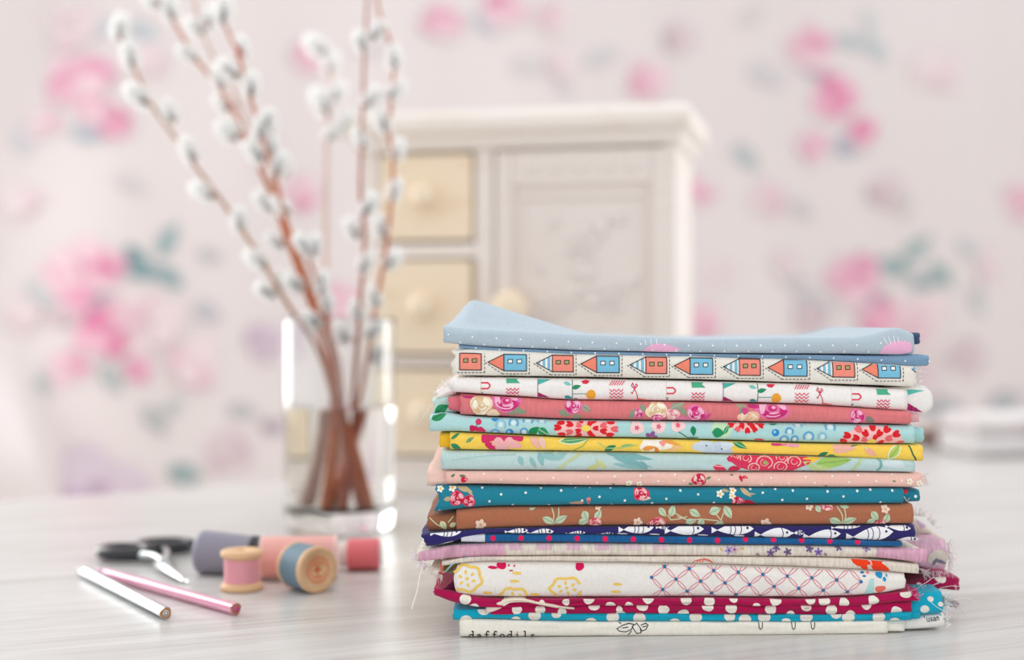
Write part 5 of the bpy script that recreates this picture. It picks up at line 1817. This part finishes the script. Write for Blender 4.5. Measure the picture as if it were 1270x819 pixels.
def spool(label, M, parts, base):
    e = empty('thread_spool', base)
    tag(e, label, 'spool', 'sewing thread spools')
    for nm, prof, mat, cap in parts:
        o = lathe(nm, prof, mat, None, 40, cap, cap, M)
        keep(o, e)
    return e


# upright pink on a wooden reel
c = Vector(((300 - CX) / F * .917, .917, 0))
spool('pale pink thread on an upright wooden spool', Matrix.Translation(c),
      [('flange', [(0.0122, 0), (0.0138, 0.0006), (0.0142, 0.0025), (0.0136, 0.0042), (0.0118, 0.0055)], m_wood, True),
       ('thread', wind(0.0046, 0.0222, 0.0117, 0.0117), thread_mat('pink_thread', '#eda0ac'), True),
       ('flange', [(0.0118, 0.0212), (0.0136, 0.0226), (0.0142, 0.0242), (0.0138, 0.0262), (0.0128, 0.0268), (0.0034, 0.0268), (0.0031, 0.0262), (0.003, 0.0224)], m_wood, True)], c)
# blue-grey lying
c = Vector((-.1368, .914, .0156))
ax = Vector((.67, -.74, 0))
Mb = axis_mat(c, ax)
sb = spool('blue-grey thread on a wooden spool lying with its stamped end facing forward', Mb,
           [('flange', [(0.0135, -0.0138), (0.0153, -0.0132), (0.0156, -0.012), (0.0150, -0.0105)], m_wood, True),
            ('thread', wind(-0.0108, 0.0100, 0.0150, 0.0150), thread_mat('blue_grey_thread', '#6d8797'), True),
            ('flange', [(0.0150, 0.0095), (0.0156, 0.0112), (0.0154, 0.0130), (0.0142, 0.0138), (0.0122, 0.0134), (0.0120, 0.0130), (0.0022, 0.0130), (0.002, 0.0126), (0.0018, 0.006)], m_wood, True)], (c.x, c.y, 0))


def disc_print(name, d, M, z, parent, col):
    vs, fs = [], []
    for q, c_, l in d.sh:
        b = len(vs)
        vs += [M @ Vector((x, y, z)) for x, y in q]
        fs.append(tuple(range(b, len(vs))))
    o = link(name, pydata(name, vs, fs, False), None, plain('stamp_' + col.strip('#'), col, 0.6))
    keep(o, parent)
    return o


d = Draw().line(arc(0, 0, .0082, .0082, 0, 360, 28), .0009, 'x').line(arc(0, 0, .0058, .0058, 20, 340, 20), .0007, 'x')
d.line([(-.003, 0), (.003, 0)], .0012, 'x').line([(0, -.003), (0, .003)], .0009, 'x').line([(-.0025, .0035), (.0028, .0035)], .0008, 'x').line([(-.0028, -.004), (.0022, -.004)], .0008, 'x')
disc_print('stamped_mark', d, Mb, .01315, sb, '#f47c4c')
# grey cone lying
a_, b_ = Vector((-.2245, .978, .0155)), Vector((-.1800, .972, .0136))
ax = b_ - a_
L = ax.length
spool('grey thread on a tapering black-capped spool lying at the back left', axis_mat(a_, ax),
      [('thread', [(0.0080, 0.0), (0.0125, 0.0006), (0.0146, 0.0022)] + wind(0.0040, L - .004, 0.0154, 0.0136, 0.0016, 0.0002) + [(0.0085, L - .003)], thread_mat('grey_thread', '#8f8c9b'), True),
       ('end_cap', [(0.0132, L - .005), (0.0138, L - .004), (0.0138, L), (0.0128, L + .001), (0.003, L + .001)], m_black_cap, True)], (a_.x, a_.y, 0))
# peach lying behind
a_ = Vector((-.1750, .9545, .0152))
b_ = Vector((-.1220, .9575, .0152))
ax = b_ - a_
L = ax.length
spool('peach pink thread spool lying half hidden behind the blue-grey one', axis_mat(a_, ax),
      [('end_cap', [(0.0100, 0), (0.0150, 0.0003), (0.0152, 0.0015), (0.0140, 0.003)], thread_mat('peach_cap', '#f3c9c2'), True),
       ('thread', wind(0.0022, L - .0022, 0.0146, 0.0146), thread_mat('peach_thread', '#f5b5ad'), True),
       ('end_cap', [(0.0140, L - .003), (0.0152, L - .0015), (0.0150, L - .0003), (0.0100, L)], thread_mat('peach_cap', '#f3c9c2'), True)], (a_.x, a_.y, 0))
# coral lying
a_ = Vector((-.1285, .990, .0114))
b_ = Vector((-.0955, .992, .0114))
ax = b_ - a_
L = ax.length
spool('bright coral thread spool with a bare white tube end, at the right of the spools', axis_mat(a_, ax),
      [('tube_end', [(0.0060, 0), (0.0086, 0.0003), (0.0088, 0.001), (0.0088, 0.0115)], m_white_tube, True),
       ('thread', [(0.0098, 0.0100)] + wind(0.0102, L - .0008, 0.0113, 0.0113) + [(0.0098, L - .0003)], thread_mat('coral_thread', '#f2777e'), True),
       ('tube_end', [(0.0088, L - .002), (0.0088, L + .0015), (0.0060, L + .0018)], m_white_tube, True)], (a_.x, a_.y, 0))

# ------------------------------------------------------------------ pencils (rounded triangular)
def pencil(label, near, far, mat, core_col, ring, phase=0.0):
    a, b = Vector(near), Vector(far)
    e = empty('pencil', (a.x, a.y, 0))
    tag(e, label, 'pencil', 'pencils on the table')
    d = (b - a)
    L = d.length
    M = Matrix.Translation(a) @ d.normalized().to_track_quat('Z', 'Y').to_matrix().to_4x4()

    def tri(r, n=36):
        out = []
        for k in range(n):
            t = 2 * math.pi * k / n + phase
            q = r * (1 + 0.095 * math.cos(3 * (t - phase) - math.pi / 2 * 0))
            out.append((q * math.cos(t), q * math.sin(t)))
        return out

    def pris(name, r, z0, z1, mat_, bev=0.0):
        prof = [(r - bev, z0), (r, z0 + bev), (r, z1 - bev), (r - bev, z1)] if bev else [(r, z0), (r, z1)]
        vs, fs = [], []
        n = 36
        for rr, z in prof:
            vs += [M @ Vector((x, y, z)) for x, y in tri(rr)]
        for j in range(len(prof) - 1):
            for k in range(n):
                k2 = (k + 1) % n
                fs.append((j * n + k, j * n + k2, (j + 1) * n + k2, (j + 1) * n + k))
        fs.append(tuple(range(n - 1, -1, -1)))
        fs.append(tuple((len(prof) - 1) * n + k for k in range(n)))
        o = link(name, pydata(name, vs, fs), None, mat_)
        o.data.set_sharp_from_angle(angle=math.radians(40))
        keep(o, e)
        return o
    R = 0.0037
    pris('barrel', R, 0.0004, L - 0.018, mat)
    w = pris('wood_end', R * 0.93, 0.0, 0.0006, plain('pencil_wood', '#a87a52', 0.7, var=0.2, scale=900))
    for k, (rr, cc) in enumerate(ring):
        vs, fs = lathe_data([(rr, -0.0001 * (k + 1)), (rr, 0.0002)], 20, True, False)
        o = link('lead', pydata('lead', [M @ Vector(v) for v in vs], fs), None, plain('lead_' + cc.strip('#'), cc, 0.5))
        keep(o, e)
    # sharpened far end
    vs, fs = lathe_data([(R * 0.97, L - 0.0185), (0.0012, L - 0.002), (0.0002, L + 0.003)], 24, True, True)
    o = link('sharpened_tip', pydata('sharpened_tip', [M @ Vector(v) for v in vs], fs), None, plain('pencil_tip_' + core_col.strip('#'), core_col, 0.5))
    keep(o, e)
    return e


m_silver = plain('silver_lacquer', '#cfd6da', 0.12, 0.95, 0.5, var=0.02)
m_pinkl = plain('pink_lacquer', '#f4a0c0', 0.16, 0.35, 0.7, var=0.02, coat=1.0)
pencil('silver pencil, nearest the front edge, flat end forward', (-.2080, .824, .0040), (-.3095, .976, .0040), m_silver, '#d5d8da', [(0.0019, '#e9e4dc'), (0.0014, '#7b7673'), (0.0008, '#e4e6ea')])
pencil('shiny pink pencil beside the silver one', (-.1682, .836, .0040), (-.2947, .968, .0040), m_pinkl, '#f3c4d4', [(0.0021, '#c2497f')], 0.4)

# ------------------------------------------------------------------ scissors
m_steel = plain('steel', '#d3d8da', 0.2, 0.9, 0.5, var=0.03)
m_handle = plain('glossy_black_handle', '#15161f', 0.18, 0.0, 0.6, var=0.05)
piv = Vector((-.2525, .992, .0045))
tip = Vector((-.2240, .934, .0025))
sc = empty('scissors', (piv.x, piv.y, 0))
tag(sc, 'small scissors with glossy black handles and steel blades', 'scissors')


def flat_blade(name, p, q, w0, w1, th, mat, parent, zoff=0.0):
    p, q = Vector(p), Vector(q)
    d = (q - p); d.z = 0
    d.normalize()
    s = Vector((-d.y, d.x, 0))
    n = 12
    vs, fs = [], []
    for k in range(n + 1):
        t = k / n
        c_ = p.lerp(q, t)
        w = (w0 + (w1 - w0) * t) * (1 - 0.6 * t ** 4)
        z = c_.z + zoff
        vs += [Vector((c_.x, c_.y, z)) + s * w, Vector((c_.x, c_.y, z + th)) + s * w * 0.35, Vector((c_.x, c_.y, z + th)) - s * w * 0.35, Vector((c_.x, c_.y, z)) - s * w]
    for k in range(n):
        for j in range(4):
            j2 = (j + 1) % 4
            fs.append((k * 4 + j, k * 4 + j2, (k + 1) * 4 + j2, (k + 1) * 4 + j))
    fs.append((3, 2, 1, 0)); fs.append((n * 4, n * 4 + 1, n * 4 + 2, n * 4 + 3))
    o = link(name, pydata(name, vs, fs, False), None, mat)
    keep(o, parent)
    return o


flat_blade('blade', piv, tip, .0072, .0016, .0022, m_steel, sc)
flat_blade('blade', piv + Vector((0.001, 0, -.0022)), tip + Vector((.0035, .0015, -.0012)), 0.0062, .0014, .0020, m_steel, sc)
handles = [(Vector((-.2905, 1.030, .0065)), -22), (Vector((-.2680, 1.058, .0065)), 8)]
for hc, rot in handles:
    a0 = math.radians(rot)
    ring_ = []
    for k in range(33):
        t = 2 * math.pi * k / 32
        x, y = rotp(.0195 * math.cos(t), .0135 * math.sin(t), a0)
        ring_.append((hc + Vector((x, y, 0)), 0.0048 if True else 0))
    vs, fs = tube_geo(ring_, 10)
    o = link('handle', pydata('handle', vs, fs), None, m_handle)
    keep(o, sc)
    d_ = (piv - hc)
    near_ = hc + d_.normalized() * .017
    vs, fs = tube_geo(catmull([near_, (near_ + piv) / 2 + Vector((0.002, 0.002, .002)), piv + Vector((0, 0, .001))], [.0034, .0026, .0030], .004), 8)
    o = link('shank', pydata('shank', vs, fs), None, m_steel)
    keep(o, sc)
o = lathe('screw', [(.0034, 0), (.0034, .0012), (.0024, .0020), (.0006, .0022)], m_steel, None, 20, True, True, Matrix.Translation(piv + Vector((0, 0, .0022))))
keep(o, sc)

# ------------------------------------------------------------------ pale cloth and dark brown bar at the far right of the table
th = empty('folded_cloth', (.725, 1.865, 0.0), math.radians(6))
tag(th, 'pale folded floral cloth lying far back on the right of the table', 'cloth')
for k, (x0, x1, y0, y1, z0, z1, col) in enumerate(((-.125, .14, -.06, .06, .0, .030, '#dcd8d8'), (-.120, .135, -.055, .058, .0305, .058, '#e0dada'))):
    n = 20
    vs, fs = [], []
    prof_ = [(y1, z0 + .002), (y0 + .012, z0), (y0 + .003, z0 + .006), (y0, (z0 + z1) / 2), (y0 + .003, z1 - .006), (y0 + .012, z1), (y1, z1 - .002)]
    for i in range(n + 1):
        x = x0 + (x1 - x0) * i / n
        for y, z in prof_:
            vs.append((x, y + .004 * noise.noise((x * 20, z * 30, k)), z + .0015 * noise.noise((x * 15, y * 15, k + 4)) * (1 if z > .003 else 0)))
    m_ = len(prof_)
    for i in range(n):
        for j in range(m_ - 1):
            a = i * m_ + j
            fs.append((a, a + m_, a + m_ + 1, a + 1))
    fs.append(tuple(range(m_))); fs.append(tuple(n * m_ + j for j in range(m_ - 1, -1, -1)))
    link('fold', pydata('fold', vs, fs), th, cloth(col, 0.1))
for k, (x, z) in enumerate(((.02, .028), (.075, .035), (-.04, .045))):
    vs = [(x + .018 * math.cos(t * .524), -.0665, z + .012 * math.sin(t * .524)) for t in range(12)]
    link('flower_print', pydata('flower_print', vs, [tuple(range(11, -1, -1))], False), th, cloth('#e6c3d0', 0.1))
wb_ = empty('brown_bar', (.560, 1.965, 0), math.radians(14))
tag(wb_, 'small dark brown bar beside the pale cloth, far right', 'bar')
m_bar = plain('dark_brown', '#86665a', 0.5, var=0.2, scale=40)
box('bar_body', -.06, .06, -.014, .014, .004, .024, m_bar, wb_, .004)
for x in (-.058, .058):
    box('bar_end', x - .006, x + .006, -.016, .016, .0, .028, m_bar, wb_, .004)
